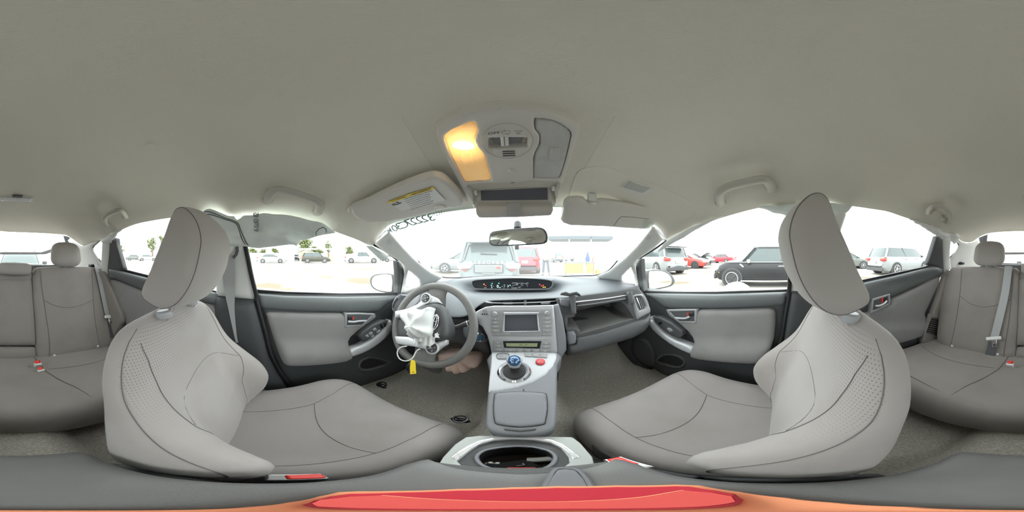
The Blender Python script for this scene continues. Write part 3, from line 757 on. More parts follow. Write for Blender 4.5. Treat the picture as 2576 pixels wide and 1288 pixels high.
# front quarter glass frames and dark door frame fronts
line('trim_9', [(1028, 678), (1040, 688), (1055, 703), (1056, 720), (1020, 722)], AP, .0022, M_BLACK, None); prop(bpy.data.objects['trim_9'], label='black seal of the driver side quarter window', kind='structure')
line('trim_10', [(1588, 668), (1576, 680), (1563, 694), (1565, 712), (1598, 715)], AP, .0022, M_BLACK, None); prop(bpy.data.objects['trim_10'], label='black seal of the passenger side quarter window', kind='structure')
trim(11, [(998, 655), (1004, 657), (1014, 668), (1016, 690), (1008, 744), (999, 744), (1001, 700)], M_DARK2, 'dark front frame of the driver side door window', off=.006, dome=.006, edge=4, step=5)
trim(12, [(1602, 655), (1612, 650), (1615, 690), (1622, 736), (1612, 738), (1604, 700), (1600, 668)], M_DARK2, 'dark front frame of the passenger side door window', off=.006, dome=.006, edge=4, step=5)
line('trim_13', [(1001, 655), (985, 643), (960, 626), (940, 616)], SIDE(.0), .006, M_BLACK, None); prop(bpy.data.objects['trim_13'], label='black upper seal of the driver side front door', kind='structure')
line('trim_14', [(1606, 652), (1625, 640), (1650, 624), (1676, 606)], SIDE(.0), .006, M_BLACK, None); prop(bpy.data.objects['trim_14'], label='black upper seal of the passenger side front door', kind='structure')
# rear: door frame triangles, C pillars, quarter trims
trim(15, [(292, 598), (294, 615), (303, 645), (312, 677), (308, 682), (270, 692), (268, 680), (273, 640), (276, 600)], M_DARK2, 'dark corner of the driver side rear door frame', off=.004, dome=.008, edge=6)
trim(16, [(2356, 593), (2345, 628), (2333, 664), (2352, 671), (2374, 690), (2371, 640), (2371, 595)], M_DARK2, 'dark corner of the passenger side rear door frame', off=.004, dome=.008, edge=6)
trim(17, [(258, 606), (277, 600), (275, 640), (270, 690), (262, 693), (252, 680), (256, 650)], M_LTRIM, 'pale driver side rear pillar cover', off=.01, dome=.012, edge=7, step=6)
trim(18, [(2370, 595), (2392, 597), (2389, 630), (2388, 655), (2393, 672), (2385, 682), (2375, 690), (2373, 650)], M_LTRIM, 'pale passenger side rear pillar cover', off=.01, dome=.012, edge=7, step=6)
QF = lambda p: min(SIDE(.0)(p), p.y + 1.75)
def q_n(p): return Vector((-1 if p.x > 0 else 1, .5, 0)).normalized()
trim(19, [(232, 610), (216, 617), (203, 619), (186, 605), (178, 598), (170, 605), (178, 615), (172, 640), (165, 670), (150, 690), (200, 700), (262, 695), (254, 676), (255, 658), (250, 652), (236, 632), (235, 622), (250, 606), (254, 603)], M_LTRIM,
     'pale driver side rear quarter trim', F=QF, nrm=q_n, thick=.03, dome=.01, edge=8, step=7)
trim(20, [(2409, 600), (2411, 616), (2405, 630), (2389, 648), (2389, 660), (2394, 676), (2400, 700), (2490, 700), (2490, 668), (2470, 640), (2466, 612), (2460, 598), (2446, 610), (2430, 611), (2419, 608)], M_LTRIM,
     'pale passenger side rear quarter trim', F=QF, nrm=q_n, thick=.03, dome=.01, edge=8, step=7)
line('trim_21', [(253, 604), (236, 620), (236, 634), (254, 658)], QF, .004, M_BLACK, None); prop(bpy.data.objects['trim_21'], label='black seal of the driver side rear quarter window', kind='structure')
line('trim_22', [(2408, 610), (2411, 618), (2406, 630), (2389, 648)], QF, .004, M_BLACK, None); prop(bpy.data.objects['trim_22'], label='black seal of the passenger side rear quarter window', kind='structure')
# hatch: side frames, cross bar between the two rear panes, lower sill
HF = lambda p: p.y - (-1.60 - (0.2 - p.z) * 1.0 + .25 * (p.x / .6) ** 2)
trim(23, [(160, 592), (172, 595), (187, 604), (188, 613), (180, 622), (170, 622), (166, 610)], M_DARK2, 'dark hatch frame on the driver side', F=HF, nrm=FW, thick=.02, dome=.006, edge=5, step=6)
trim(24, [(2484, 589), (2461, 598), (2466, 614), (2474, 622), (2484, 620), (2482, 604)], M_DARK2, 'dark hatch frame on the passenger side', F=HF, nrm=FW, thick=.02, dome=.006, edge=5, step=6)
trim(25, [(2486, 635), (2576, 634), (2680, 634), (2712, 624), (2714, 632), (2690, 640), (2576, 640), (2486, 641)], M_SILV2, 'dark cross bar between the two hatch panes', F=HF, nrm=FW, thick=.03, dome=.004, edge=3, step=7)
trim(26, [(2480, 664), (2576, 667), (2700, 667), (2735, 664), (2735, 684), (2700, 690), (2576, 690), (2480, 688)], M_DARK2, 'dark hatch sill behind the rear headrests', F=HF, nrm=FW, thick=.03, dome=.006, edge=5, step=8)
# dark edge bits behind the torn A pillar gap
for n, (pts, lab) in enumerate([([(980, 576), (984, 582), (965, 598), (948, 612), (941, 614), (955, 596), (970, 580)], 'dark gap above the driver side windshield pillar'),
                                ([(1640, 568), (1648, 574), (1666, 596), (1674, 604), (1668, 604), (1650, 590), (1638, 578)], 'dark gap above the passenger side windshield pillar')]):
    trim(27 + n, pts, M_DARK, lab, F=SIDE(-.01), dome=.0, step=4)
for s, pts in ((-1, [(974, 583), (966, 590), (958, 600), (950, 607), (946, 612)]), (1, [(1643, 572), (1650, 582), (1656, 590), (1664, 597), (1670, 604)])):
    o = MB().tube([PS(a, b, SIDE(.01)) for a, b in pts], .006, 6).build('airbag_strap', M_CURT)
    prop(o, label='crumpled strap end poking out at the %s side windshield pillar' % ('driver' if s < 0 else 'passenger'), cat='strap')
    if s > 0:
        p = PS(1645, 579, SIDE(.012)); MB().box(p, (.008, .02, .016)).build('clip', M_YEL, o, bevel=.002, label='yellow clip')
# ------------------------------------------------------------------ dashboard
dash = thing('dashboard', (0, .95, -.5), 'wide grey dashboard with a hooded digital display and an open glove compartment', 'dashboard')
DC = [(1010, (742, .70), (744, .70), (750, .68), (758, .67), (768, .66)),
      (1060, (718, .88), (722, .85), (735, .80), (752, .76), (775, .72)),
      (1105, (700, 1.10), (707, 1.0), (722, .90), (745, .80), (788, .70)),
      (1150, (698, 1.22), (703, 1.02), (722, .93), (750, .80), (793, .68)),
      (1178, (697, 1.28), (702, 1.0), (728, .95), (744, .81), (787, .69)),
      (1204, (696, 1.30), (700, .98), (731, .95), (742, .81), (766, .71)),
      (1226, (695, 1.31), (699, .98), (732, .95), (742, .81), (756, .72)),
      (1260, (694, 1.32), (698.5, .97), (732, .95), (742, .81), (753, .72)),
      (1320, (694, 1.32), (698.5, .97), (732, .95), (742, .81), (751, .72)),
      (1370, (694, 1.32), (699, .98), (731, .95), (740, .81), (749, .72)),
      (1395, (694, 1.31), (701, .98), (728, .95), (738, .82), (748, .72)),
      (1430, (693, 1.28), (705, 1.0), (720, .91), (732, .82), (746, .73)),
      (1470, (691, 1.20), (706, 1.0), (718, .90), (728, .82), (741, .74)),
      (1530, (693, 1.02), (706, .92), (714, .86), (722, .80), (733, .74)),
      (1570, (708, .88), (711, .84), (716, .81), (721, .77), (728, .74)),
      (1607, (715, .77), (717, .76), (719, .755), (720, .745), (722.5, .735))]
cols = []
for u, *vy in DC:
    P = [PY(u, v, y) for v, y in vy]
    P.append(P[-1] + Vector((0, .006, -.010))); P.append(P[-1] + Vector((0, .05, -.004)))
    cols.append(catmull(P, 5))
nc = len(cols[0]); rows = [catmull([c[k] for c in cols], 5) for k in range(nc)]
m = MB().grid(rows)
back = [[p + Vector((0, .0, -.05)) for p in rows[0]]] + [[p + Vector((0, .01, -.035)) for p in r] for r in rows[3:-8]]
m.grid([rows[0]] + back + [rows[-1]])
m.build('dash_pad', M_PAD, dash, ang=50)
# display under the hood
hood = [(1187, 713), (1190, 707), (1205, 704), (1240, 702), (1290, 700), (1340, 701), (1375, 704), (1388, 708), (1390, 714), (1387, 722), (1376, 727), (1340, 728), (1240, 728), (1200, 727), (1190, 722)]
DISP = PLANE(.925, -.18, .25)
panel('display_lens', hood, DISP, BK, M_GLOSSB, dash, thick=.03, step=5, smooth=3, label='long black display lens')
lens = dash.children[-1]
line('display_rim', hood, DISP, .0035, M_DARK2, dash, BK, .001, closed=True, n=6)
M_LCD = mat('lcd_white', (.5, .8, .8), .5, emit=((.65, .95, .95), .8))
M_LGRN = mat('lamp_green', (.05, .8, .4), .5, emit=((.1, 1.0, .5), 1.1))
M_LORG = mat('lamp_orange', (1, .45, .05), .5, emit=((1, .45, .06), 1.6))
M_LRED = mat('lamp_red', (.9, .05, .05), .5, emit=((1, .08, .08), 1.2))
M_LDIM = mat('lcd_dim', (.4, .45, .45), .5, emit=((.7, .75, .72), .35))
def onf(u, v, F, n, h): return PS(u, v, F) + n * h
def strokes(name, ls, F, n, r, m_, par, h=.001):
    mb = MB()
    for pts in ls:
        mb.tube([onf(a, b, F, n, h) for a, b in pts], r, 4)
    return mb.build(name, m_, par)
for c, (u, v) in ((M_LORG, (1217.5, 715)), (M_LRED, (1221.5, 718.5)), (M_LGRN, (1238, 713)), (M_LGRN, (1255, 712.7)), (M_LRED, (1357.5, 715.5)), (M_LRED, (1362, 719)), (M_LRED, (1366.5, 717.7)), (M_LORG, (1366.5, 722.4)), (M_LORG, (1371, 722.4))):
    MB().box(onf(u, v, DISP, BK, .001), (.0065, .002, .005)).build('warning_lamp', c, lens, bevel=.001)
P0 = onf(1252, 720.5, DISP, BK, .001)
text_on('speed_digit', '0', P0, (1, 0, 0), (0, .2, 1), .024, M_LCD, lens)
text_on('speed_unit', 'MPH', onf(1257.5, 723.5, DISP, BK, .001), (1, 0, 0), (0, .2, 1), .006, M_LCD, lens)
for q_ in [[[(1234, 717), (1238, 717)], [(1238, 717), (1236, 720), (1238, 724)], [(1235, 724), (1239, 724)], [(1240, 720), (1241.4, 720)], [(1262, 720.6), (1265, 720.6)],
                          [(1267, 717), (1271, 717)], [(1268, 720.6), (1271, 720.6)], [(1267, 724), (1269, 724)], [(1276, 717), (1279, 719)], [(1281, 717), (1284, 717)], [(1284, 717), (1284, 719.5)], [(1276, 721), (1279, 721)], [(1277, 724), (1278, 724)], [(1279, 721), (1281, 718)]]]:
    for s_ in q_: strokes('display_mark', [s_], DISP, BK, .0006, M_LCD, lens)
for s_ in [[(1288, 712), (1302, 712)], [(1287, 724.3), (1290, 724.3)], [(1291, 724.3), (1301, 724.3)], [(1324, 711), (1325, 714)], [(1326.5, 711), (1328, 711)], [(1328, 711), (1328.5, 714)], [(1218, 724), (1224, 724)]]: strokes('display_label', [s_], DISP, BK, .0008, M_LDIM, lens)
strokes('car_outline', [[(1287, 722), (1290, 718), (1298, 716), (1303, 713), (1312, 712), (1320, 713), (1326, 716), (1327, 721)], [(1298, 716), (1301, 717.5), (1303, 716), (1302, 714.5), (1299, 715), (1298, 716)],
                        [(1311, 714.5), (1315.5, 714.5), (1315.5, 718.5), (1311, 718.5), (1311, 714.5)], [(1305, 721.5), (1309.5, 721.5), (1309.5, 723.6), (1305.5, 723.6), (1305, 721.5)], [(1303, 722.5), (1305, 722.5)]], DISP, BK, .0005, M_LDIM, lens)

# centre vents under the pad lip
VF = PLANE(.79, -.22, 0)
panel('vent_recess', [(1203, 768), (1214, 757), (1230, 751), (1300, 748), (1398, 745), (1403, 772), (1300, 774), (1210, 776)], VF, BK, M_BLACK, dash, thick=.01, step=8)
VB = PLANE(.735, -.2, 0)
panel('vent_bezel', [(1203, 770), (1212, 761), (1222, 756), (1240, 754), (1243, 768), (1300, 768), (1400, 766), (1402, 771), (1300, 772), (1238, 771), (1210, 773)], VB, BK, M_DARK2, dash, thick=.04, step=4, dome=.001, edge=2)
line('vent_bar', [(1222, 759.5), (1240, 761), (1290, 761.5), (1340, 760), (1398, 757)], PLANE(.714, -.2, 0), .0034, M_CHROME, dash, n=8)
for k in range(22):
    u = 1246 + k * 6.6
    if abs(u - 1320) < 4: continue
    MB().box(PS(u, 761.5 - (u - 1246) * .02, PLANE(.765, -.2, 0)), (.002, .03, .038)).build('vent_slat', M_DARK, dash, bevel=.0006)
for u0 in (1278, 1372):
    MB().box(PS(u0, 762, PLANE(.722, -.2, 0)), (.042, .012, .012)).build('vent_tab', M_SILV2, dash, bevel=.003)
MB().box(PS(1321, 760, PLANE(.74, -.2, 0)), (.014, .02, .036)).build('vent_divider', M_SILV2, dash, bevel=.003)

# centre stack face
G = PLANE(.66, -.209, .314)
GN = Vector((0, -1, .314)).normalized()
panel('stack_fascia', [(1178, 805), (1186, 793), (1203, 781), (1222, 772), (1245, 769), (1330, 769), (1393, 767), (1396, 800), (1400, 850), (1403, 890), (1237, 892), (1233, 870), (1226, 845), (1214, 822), (1196, 809)], G, GN, M_SILV, dash, thick=.05, step=6, dome=.005, edge=4, ang=60)
fas = dash.children[-1]
radio = thing('car_radio', tuple(PS(1311, 808, G)), 'grey car radio with dark touch screen and two round knobs in the silver centre stack', 'car radio')
RAD = [(1235, 780), (1260, 778.5), (1320, 777.5), (1387, 776.5), (1389, 810), (1388, 844), (1320, 845.5), (1241, 845), (1237, 812)]
panel('faceplate', RAD, G, GN, M_SILV2, radio, thick=.02, step=6, lift=.008, dome=.001, edge=2)
panel('screen_bezel', [(1266, 785), (1357, 784.5), (1355, 788), (1353, 791), (1356, 820), (1360, 834), (1263, 836), (1266, 815), (1269, 791)], G, GN, M_SILV, radio, thick=.012, step=4, lift=.011, dome=.004, edge=4,
      holes=[[(1271, 792), (1350, 791), (1353, 831), (1270, 832)]])
M_SCR = mat('radio_screen', (.02, .024, .036), .22, spec=.35)
panel('touch_screen', [(1270, 791), (1351, 790), (1353.5, 832), (1269, 833)], G, GN, M_SCR, radio, thick=.012, step=8, lift=.0095)
panel('disc_slot', [(1267, 784.5), (1355, 783.5), (1353, 786.5), (1270, 787)], G, GN, M_BLACK, radio, thick=.01, step=4, lift=.0105)
def knob(nm, u, v, r, par, m_):
    c = onf(u, v, G, GN, .006); R = Vector((0, 0, 1)).rotation_difference(GN).to_matrix()
    MB().lathe([(r * 1.05, 0), (r * 1.05, .006), (r, .008), (r * .94, .020), (r * .8, .023), (0.0001, .0235)], c, R, 28).build(nm, m_, par)
for u, v in ((1246.5, 789.5), (1375, 788)): knob('knob', u, v, .0095, radio, M_SILV2)
def btn(q, nm, par, lift=.0105, m_=None, F=G, n=GN, th=.008):
    return panel(nm, q, F, n, m_ or M_SILV2, par, thick=th, step=4, lift=lift, dome=.0012, edge=1.5)
M_LET = mat('button_lettering', (.85, .86, .84), .6)
def lab(s, u, v, par, size=.0062, F=G, n=GN, h=.0122, m_=None, nm='button_lettering'):
    y = Vector((0, -n.z / n.y * -1, 1)) if abs(n.y) > .2 else Vector((0, 1, 0))
    y = Vector((0, n.z, -n.y)) if n.y < 0 else Vector((0, 0, 1))
    return text_on(nm, s, onf(u, v, F, n, h), (1, 0, 0), y, size, m_ or M_LET, par, .0002)
for k, (a, b) in enumerate([(798.5, 806), (807.3, 815.5), (816.5, 825.5), (826.5, 836), (837, 844)]):
    btn([(1235.8 + k * .9, a), (1258, a), (1258.3, b), (1236.5 + k * .9, b)], 'radio_button', radio)
    if k < 4: lab(['\u25b2', 'SEEK', 'TRACK', 'AUDIO'][k], 1247.5, (a + b) / 2, radio.children[-1])
for k, (a, b) in enumerate([(796.5, 805), (806.2, 815), (816, 825), (826, 835.5), (836.5, 843.5)]):
    btn([(1364, a), (1387.2, a - .4), (1387.4, b), (1364.3, b)], 'radio_button', radio)
    if k < 3: lab(['APPS', 'SETUP', 'CAR'][k], 1376, (a + b) / 2, radio.children[-1])
strokes('phone_icon', [[(1374, 829.5), (1375, 832), (1377, 833)]], G, GN, .0006, M_LET, radio, .0122)
text_on('radio_lettering', 'HD Radio', onf(1268, 838.3, G, GN, .0095), (1, 0, 0), (0, .3, 1), .0055, M_LET, radio, .0002)
text_on('radio_lettering', 'SIRIUS', onf(1279.5, 838.3, G, GN, .0095), (1, 0, 0), (0, .3, 1), .0055, M_LET, radio, .0002)
# raised silver rib and the climate panel
line('fascia_rib', [(1250, 851.5), (1290, 852.5), (1340, 852.5), (1380, 850.5)], G, .006, M_SILV, dash, GN, .003, n=8, flat=.5)
clim = thing('climate_control_panel', tuple(PS(1311, 868, G)), 'climate control panel with a green display below the radio', 'control panel')
panel('faceplate', [(1241, 855.5), (1300, 857), (1386, 856), (1384.5, 870), (1382, 886), (1310, 885), (1243, 881.5)], G, GN, M_SILV2, clim, thick=.02, step=6, lift=.008, dome=.001, edge=2)
panel('display_frame', [(1266, 857), (1361, 857), (1357, 875.5), (1269, 873.5)], G, GN, M_GLOSSB, clim, thick=.01, step=6, lift=.0095)
M_LCDG = mat('green_lcd', (.22, .25, .14), .3, emit=((.35, .42, .2), .12))
panel('display', [(1273, 862), (1352, 862), (1350.5, 871), (1275, 870)], G, GN, M_LCDG, clim, thick=.008, step=6, lift=.0105)
strokes('display_marks', [[(1307, 868.5), (1310, 866), (1312, 864.5)], [(1307, 864.8), (1309.5, 865)], [(1311, 868), (1313, 866), (1313.5, 864.3)], [(1320, 864.5), (1328, 864.5)], [(1321, 868.5), (1322, 866.5), (1326, 866.5), (1327, 868.5)]], G, GN, .0006, M_INK, clim, .011)
for q, s in (([(1242, 857), (1264.5, 858), (1265.5, 864), (1242.6, 863.5)], ''), ([(1242.8, 865.5), (1265.8, 866), (1267, 872.5), (1243.2, 872)], 'OFF'), ([(1243.3, 874), (1267.5, 875), (1268, 882), (1243.8, 881)], 'AUTO'),
             ([(1269, 875.5), (1299.5, 876.5), (1299.5, 884), (1269, 882)], ''), ([(1301, 876.6), (1318, 877), (1318, 884.6), (1301, 884)], ''), ([(1319.5, 877), (1336, 877.5), (1336, 885), (1319.5, 884.6)], 'A/C'),
             ([(1337.5, 877.5), (1356.5, 877.6), (1356, 885.6), (1337.5, 885)], ''), ([(1362, 858), (1385, 857.5), (1384.5, 865), (1361, 865.5)], ''), ([(1360.5, 867), (1384, 866.5), (1383.5, 875), (1359, 875)], ''), ([(1358.5, 877), (1383.3, 877), (1382, 885.5), (1357.5, 885.6)], '')):
    btn(q, 'climate_button', clim)
    cx = sum(a for a, b in q) / 4; cy = sum(b for a, b in q) / 4; bt = clim.children[-1]
    if s: lab(s, cx + 1, cy, bt)
    else: strokes('button_icon', [[(cx - 3, cy + 1), (cx - 1, cy - 1.2), (cx + 1.5, cy - 1.2), (cx + 3, cy + 1)], [(cx - 1.5, cy + 1.4), (cx + 1.5, cy + 1.4)]], G, GN, .0005, M_LET, bt, .0122)
# seat belt lamp window and three small holes at the left of the fascia
panel('lamp_window', [(1214.5, 779.5), (1225.5, 779), (1226, 785), (1215, 785.5)], G, GN, M_SILV2, dash, thick=.006, step=3, lift=.0065)
for u in (1214, 1219.6, 1225.4):
    MB().ball(onf(u, 790 - (u - 1214) * .02, G, GN, .005), .0032, n=12, k=8).build('lamp_hole', M_BLACK, dash)
# shoulder between the fascia and the passenger dash
SH = PLANE(.70, -.25, .30)
SHN = Vector((0, -1, .3)).normalized()
panel('stack_side', [(1393, 768), (1405, 764), (1416, 800), (1424, 850), (1425, 880), (1412, 900), (1404, 960), (1402, 892), (1396, 810)], G, GN, M_CONS, dash, thick=.06, step=6, dome=.006, edge=6)

# passenger dash face with the open upper glove compartment
K = lambda p: .70 + .30 * (p.z + .25) - .12 * (p.x / .6) ** 2 - p.y
KN = Vector((0, -1, .3)).normalized()
CAVO = [(1450, 778), (1470, 771), (1510, 764), (1556, 757), (1570, 766), (1584, 785), (1593, 802), (1560, 812), (1510, 826), (1462, 838), (1456, 825), (1428, 823), (1428, 800), (1446, 797)]
panel('dash_face', [(1398, 752), (1420, 748), (1470, 742), (1540, 733), (1606, 724), (1622, 742), (1632, 762), (1635, 780), (1632, 795), (1618, 806), (1590, 812), (1550, 826), (1500, 840), (1462, 850), (1430, 852), (1424, 835), (1414, 795)], K, KN, M_DARK2, dash, thick=.02, step=6,
      dome=.004, edge=6, holes=[CAVO])
# compartment box behind the opening
inner = [PS(a, b, K) for a, b in resample(CAVO, 8)]
deep = [p + Vector((0, .20, .015)) + (Vector((.0, 0, .02)) if p.z < -.33 else Vector((0, 0, 0))) for p in inner]
mid = [p.lerp(q, .5) for p, q in zip(inner, deep)]
mb = MB(); mb.grid([[p + Vector((0, -.002, 0)) for p in inner], mid, deep], cu=True); mb.add(deep, [list(range(len(deep)))])
mb.build('glove_compartment', mat('compartment_plastic', (.15, .15, .15), .6), dash, ang=40, label='empty open upper glove compartment')
line('compartment_ridge', [(1462, 812), (1500, 806), (1550, 793)], PLANE(.80, -.33, .3), .0016, M_CONS, dash)
# lid of the compartment, raised on its two arms
panel('glove_lid', [(1448, 771), (1444, 757), (1500, 752), (1572, 742), (1574, 755), (1520, 765), (1470, 771)], K, KN, M_DARK2, dash, thick=.035, step=5, lift=.012, dome=.006, edge=5, smooth=0)
line('lid_chrome', [(1445, 761), (1480, 757), (1530, 751), (1570, 744)], K, .003, M_CHROME, dash, KN, .022, n=8)
line('lid_chrome', [(1447, 769), (1490, 764), (1535, 757), (1568, 752)], K, .0016, M_SILV, dash, KN, .020, n=6)
for q in ([(1428, 738), (1437, 736), (1442, 745), (1443, 775), (1444, 788), (1434, 790), (1432, 770), (1429, 750)], [(1570, 736), (1580, 735), (1582, 750), (1582, 764), (1575, 766), (1573, 750)]):
    panel('lid_arm', q, K, KN, M_DARK2, dash, thick=.02, step=4, lift=.035, dome=.003, edge=3)
panel('lid_hook', [(1406, 743), (1408, 738), (1418, 735), (1427, 739), (1444, 735), (1452, 741), (1454, 746), (1440, 742), (1428, 746), (1415, 744)], K, KN, M_DARK, dash, thick=.02, step=4, lift=.04, dome=.003, edge=3)
panel('lid_bracket', [(1407, 752), (1430, 752), (1432, 768), (1430, 772), (1409, 768)], K, KN, M_CONS, dash, thick=.02, step=5, lift=.012, dome=.003, edge=3)
line('compartment_edge', [(1454, 840), (1500, 828), (1550, 814), (1588, 803)], K, .0022, M_CHROME, dash, KN, .006)
# lower glove box door
panel('lower_glove_door', [(1447, 849), (1500, 838), (1560, 820), (1592, 808), (1620, 800), (1634, 788), (1632, 815), (1618, 835), (1590, 850), (1550, 862), (1500, 878), (1450, 890), (1425, 893), (1426, 866), (1446, 864)], K, KN, M_DARK2, dash, thick=.05, step=7, lift=.004, dome=.022, edge=16, smooth=0, ang=70)
panel('latch_block', [(1425, 834), (1440, 832), (1445, 838), (1447, 850), (1445, 862), (1428, 866), (1424, 850)], K, KN, M_CONS, dash, thick=.03, step=4, lift=.014, dome=.005, edge=4)
# side air vent, passenger end
panel('side_vent', [(1586, 746), (1597, 741), (1611, 740), (1620, 751), (1631, 776), (1632, 786), (1616, 794), (1600, 803), (1596, 790), (1590, 765)], K, KN, M_SILV2, dash, thick=.03, step=4, lift=.012, dome=.006, edge=5, holes=[[(1591, 749), (1599, 746), (1608, 746), (1614, 753), (1622, 770), (1618, 777), (1604, 781), (1599, 772)]])
panel('side_vent_back', [(1590, 748), (1610, 745), (1624, 771), (1604, 783)], K, KN, M_BLACK, dash, thick=.01, step=6, lift=-.008)
for k in range(4):
    line('vent_slat', [(1594 + k * 5.2, 749 - k * .5), (1606 + k * 4.6, 778 - k * 1.2)], K, .0018 if k != 1 else .004, M_CHROME if k == 1 else M_SILV2, dash, KN, .006, n=6)
# side of the dash below, and footwell kick panel
panel('kick_panel', [(1530, 872), (1560, 858), (1600, 845), (1618, 836), (1592, 850), (1590, 880), (1604, 905), (1640, 930), (1600, 925), (1560, 912), (1535, 900)], SIDE(.01), side_n, M_DARK, dash, thick=.04, step=7, dome=.02, edge=12)
under = []
for u0, y0 in ((1180, .72), (1235, .70), (1320, .70), (1400, .72), (1450, .74), (1530, .76), (1600, .66)):
    pass
MB().box((.40, .98, -.36), (.54, .50, .06)).build('dash_underside', M_DARK, dash, bevel=.01)
MB().box((-.38, 1.06, -.34), (.58, .40, .06)).build('dash_underside', M_DARK, dash, bevel=.01)
# driver side: lower fascia, start button pod, instrument shroud, outer vent
L = lambda p: .74 + .25 * (p.z + .25) - .12 * (p.x / .6) ** 2 - p.y
LN = Vector((0, -1, .25)).normalized()
panel('driver_fascia', [(990, 785), (996, 768), (1040, 778), (1100, 785), (1150, 794), (1178, 802), (1196, 810), (1214, 824), (1226, 848), (1233, 872), (1236, 892), (1215, 885), (1190, 872), (1150, 862), (1100, 862), (1050, 868), (1000, 872), (990, 850), (986, 810)], L, LN, M_DARK2, dash, thick=.04, step=8, dome=.015, edge=12, ang=60)
panel('button_pod', [(1176, 812), (1196, 812), (1214, 826), (1225, 848), (1228, 858), (1200, 856), (1178, 850), (1170, 830)], L, LN, M_CONS, dash, thick=.04, step=5, lift=.03, dome=.01, edge=8, smooth=2)
c = PS(1213, 843, L) + LN * .042; R = Vector((0, 0, 1)).rotation_difference(LN).to_matrix()
MB().lathe([(.022, 0), (.022, .006), (.019, .009), (.017, .007)], c, R, 32).build('start_button_ring', M_CHROME, dash)
M_BLUE = mat('button_blue', (.04, .12, .22), .2, coat=.6)
MB().lathe([(.017, .002), (.017, .008), (.014, .011), (.0001, .0115)], c, R, 32).build('start_button', M_BLUE, dash)
strokes('button_mark', [[(1210.5, 841), (1213, 839.5), (1215.5, 841)]], lambda p: L(p) - .056 * 1, LN, .0006, M_LET, dash, .0)
panel('outer_vent', [(996, 778), (998, 762), (1005, 748), (1016, 740), (1021, 744), (1012, 756), (1004, 778), (1001, 786)], L, LN, M_CONS, dash, thick=.05, step=4, lift=.03, dome=.006, edge=4)
panel('outer_vent_slot', [(999, 774), (1003, 760), (1011, 750), (1013, 753), (1006, 764), (1002, 776)], L, LN, M_BLACK, dash, thick=.02, step=3, lift=.037)
# ------------------------------------------------------------------ floating centre console
HZ = lambda y: -.50 + (y - .27) * .303
H = lambda p: p.z - HZ(p.y)
HN = Vector((0, -.303, 1)).normalized()
con = thing('centre_console', (.02, .4, -.78), 'bridge shaped centre console with a lidded bin, joining the centre stack', 'console')
body = [(1237, 888), (1403, 888), (1402, 920), (1401, 990), (1400, 1050), (1396, 1075), (1382, 1088), (1350, 1096), (1309, 1098), (1265, 1096), (1236, 1088), (1224, 1075), (1223, 1050), (1228, 990), (1233, 930)]
LID = [(1252, 992), (1309, 989), (1366, 992), (1374, 1000), (1376, 1030), (1371, 1060), (1364, 1070), (1309, 1076), (1256, 1070), (1246, 1060), (1243, 1030), (1245, 1000)]
panel('console_body', body, H, HN, M_CONS, con, thick=.07, step=7, dome=.010, edge=12, smooth=2, ang=60)
panel('silver_console_panel', [(1237, 889), (1320, 889), (1401, 891), (1400, 905), (1391, 926), (1372, 947), (1340, 966), (1300, 979), (1262, 986), (1229, 990), (1232, 950), (1235, 920)], H, HN, M_SILV, con, thick=.02, step=5, lift=.008, dome=.003, edge=3, ang=60)
line('lid_gap', LID, H, .0022, M_BLACK, con, HN, .009, closed=True, n=6)
panel('bin_lid', LID, H, HN, M_CONS, con, thick=.02, step=7, lift=.011, dome=.005, edge=6, smooth=2)
panel('bin_latch', [(1268, 1078), (1309, 1081), (1350, 1078), (1347, 1084), (1309, 1088), (1271, 1084)], H, HN, M_DARK2, con, thick=.02, step=5, lift=.011, dome=.002, edge=3)
panel('lid_arrow_mark', [(1317.5, 981), (1319.5, 985.5), (1315.5, 985.5)], H, HN, M_INK, con, thick=.002, step=3, lift=.0112)
for s in (-1, 1):
    x0 = .012 + s * .072
    o = [(.66, -.42), (.52, -.46), (.52, -.50), (.62, -.60), (.66, -.79), (.78, -.79), (.80, -.38)]
    MB().prism([Vector((x0, a, b)) for a, b in o], (s * .008, 0, 0)).build('console_side', M_DARK, con, bevel=.003)
# park button, mode buttons, hazard switch
def cbtn(nm, q, m_, lift=.0125, par=con, **k): return panel(nm, q, H, HN, m_, par, thick=.008, step=4, lift=lift, dome=.0012, edge=1.5, **k)
cbtn('park_button', [(1253, 895.5), (1277, 895), (1277, 906), (1254, 906)], M_SILV2)
line('park_button_frame', [(1252.5, 895), (1278, 894.5), (1278, 906.6), (1253.5, 907)], H, .0012, M_DARK2, con, HN, .0135, closed=True)
CY = Vector((0, 1, .303))
text_on('button_lettering', 'P', onf(1269, 900.5, H, HN, .0145), (1, 0, 0), CY, .008, M_LET, con, .0002)
for k in range(3):
    a = 1320.5 + k * 19
    cbtn('mode_button', [(a, 891.5 + k * 1.2), (a + 18, 892.5 + k * 1.2), (a + 17.5, 902.5 + k * 1.2), (a + .3, 901 + k * 1.2)], M_SILV2, lift=.0145)
    text_on('button_lettering', ['EV', 'ECO', 'PWR'][k], onf(a + 9, 897 + k * 1.2, H, HN, .0165), (1, 0, 0), CY, .006, M_LET, con, .0002)
M_HAZ = mat('hazard_red', (.62, .05, .06), .35)
c = onf(1359, 915, H, HN, .010); R = Vector((0, 0, 1)).rotation_difference(HN).to_matrix()
MB().lathe([(.0155, 0), (.0155, .006), (.013, .009), (.0001, .0095)], c, R, 28).build('hazard_button', M_HAZ, con)
strokes('hazard_triangle', [[(1354.5, 918.5), (1359, 910.5), (1363.5, 918.5), (1354.5, 918.5)]], H, HN, .0007, M_WHITE, con.children[-1], .0205)
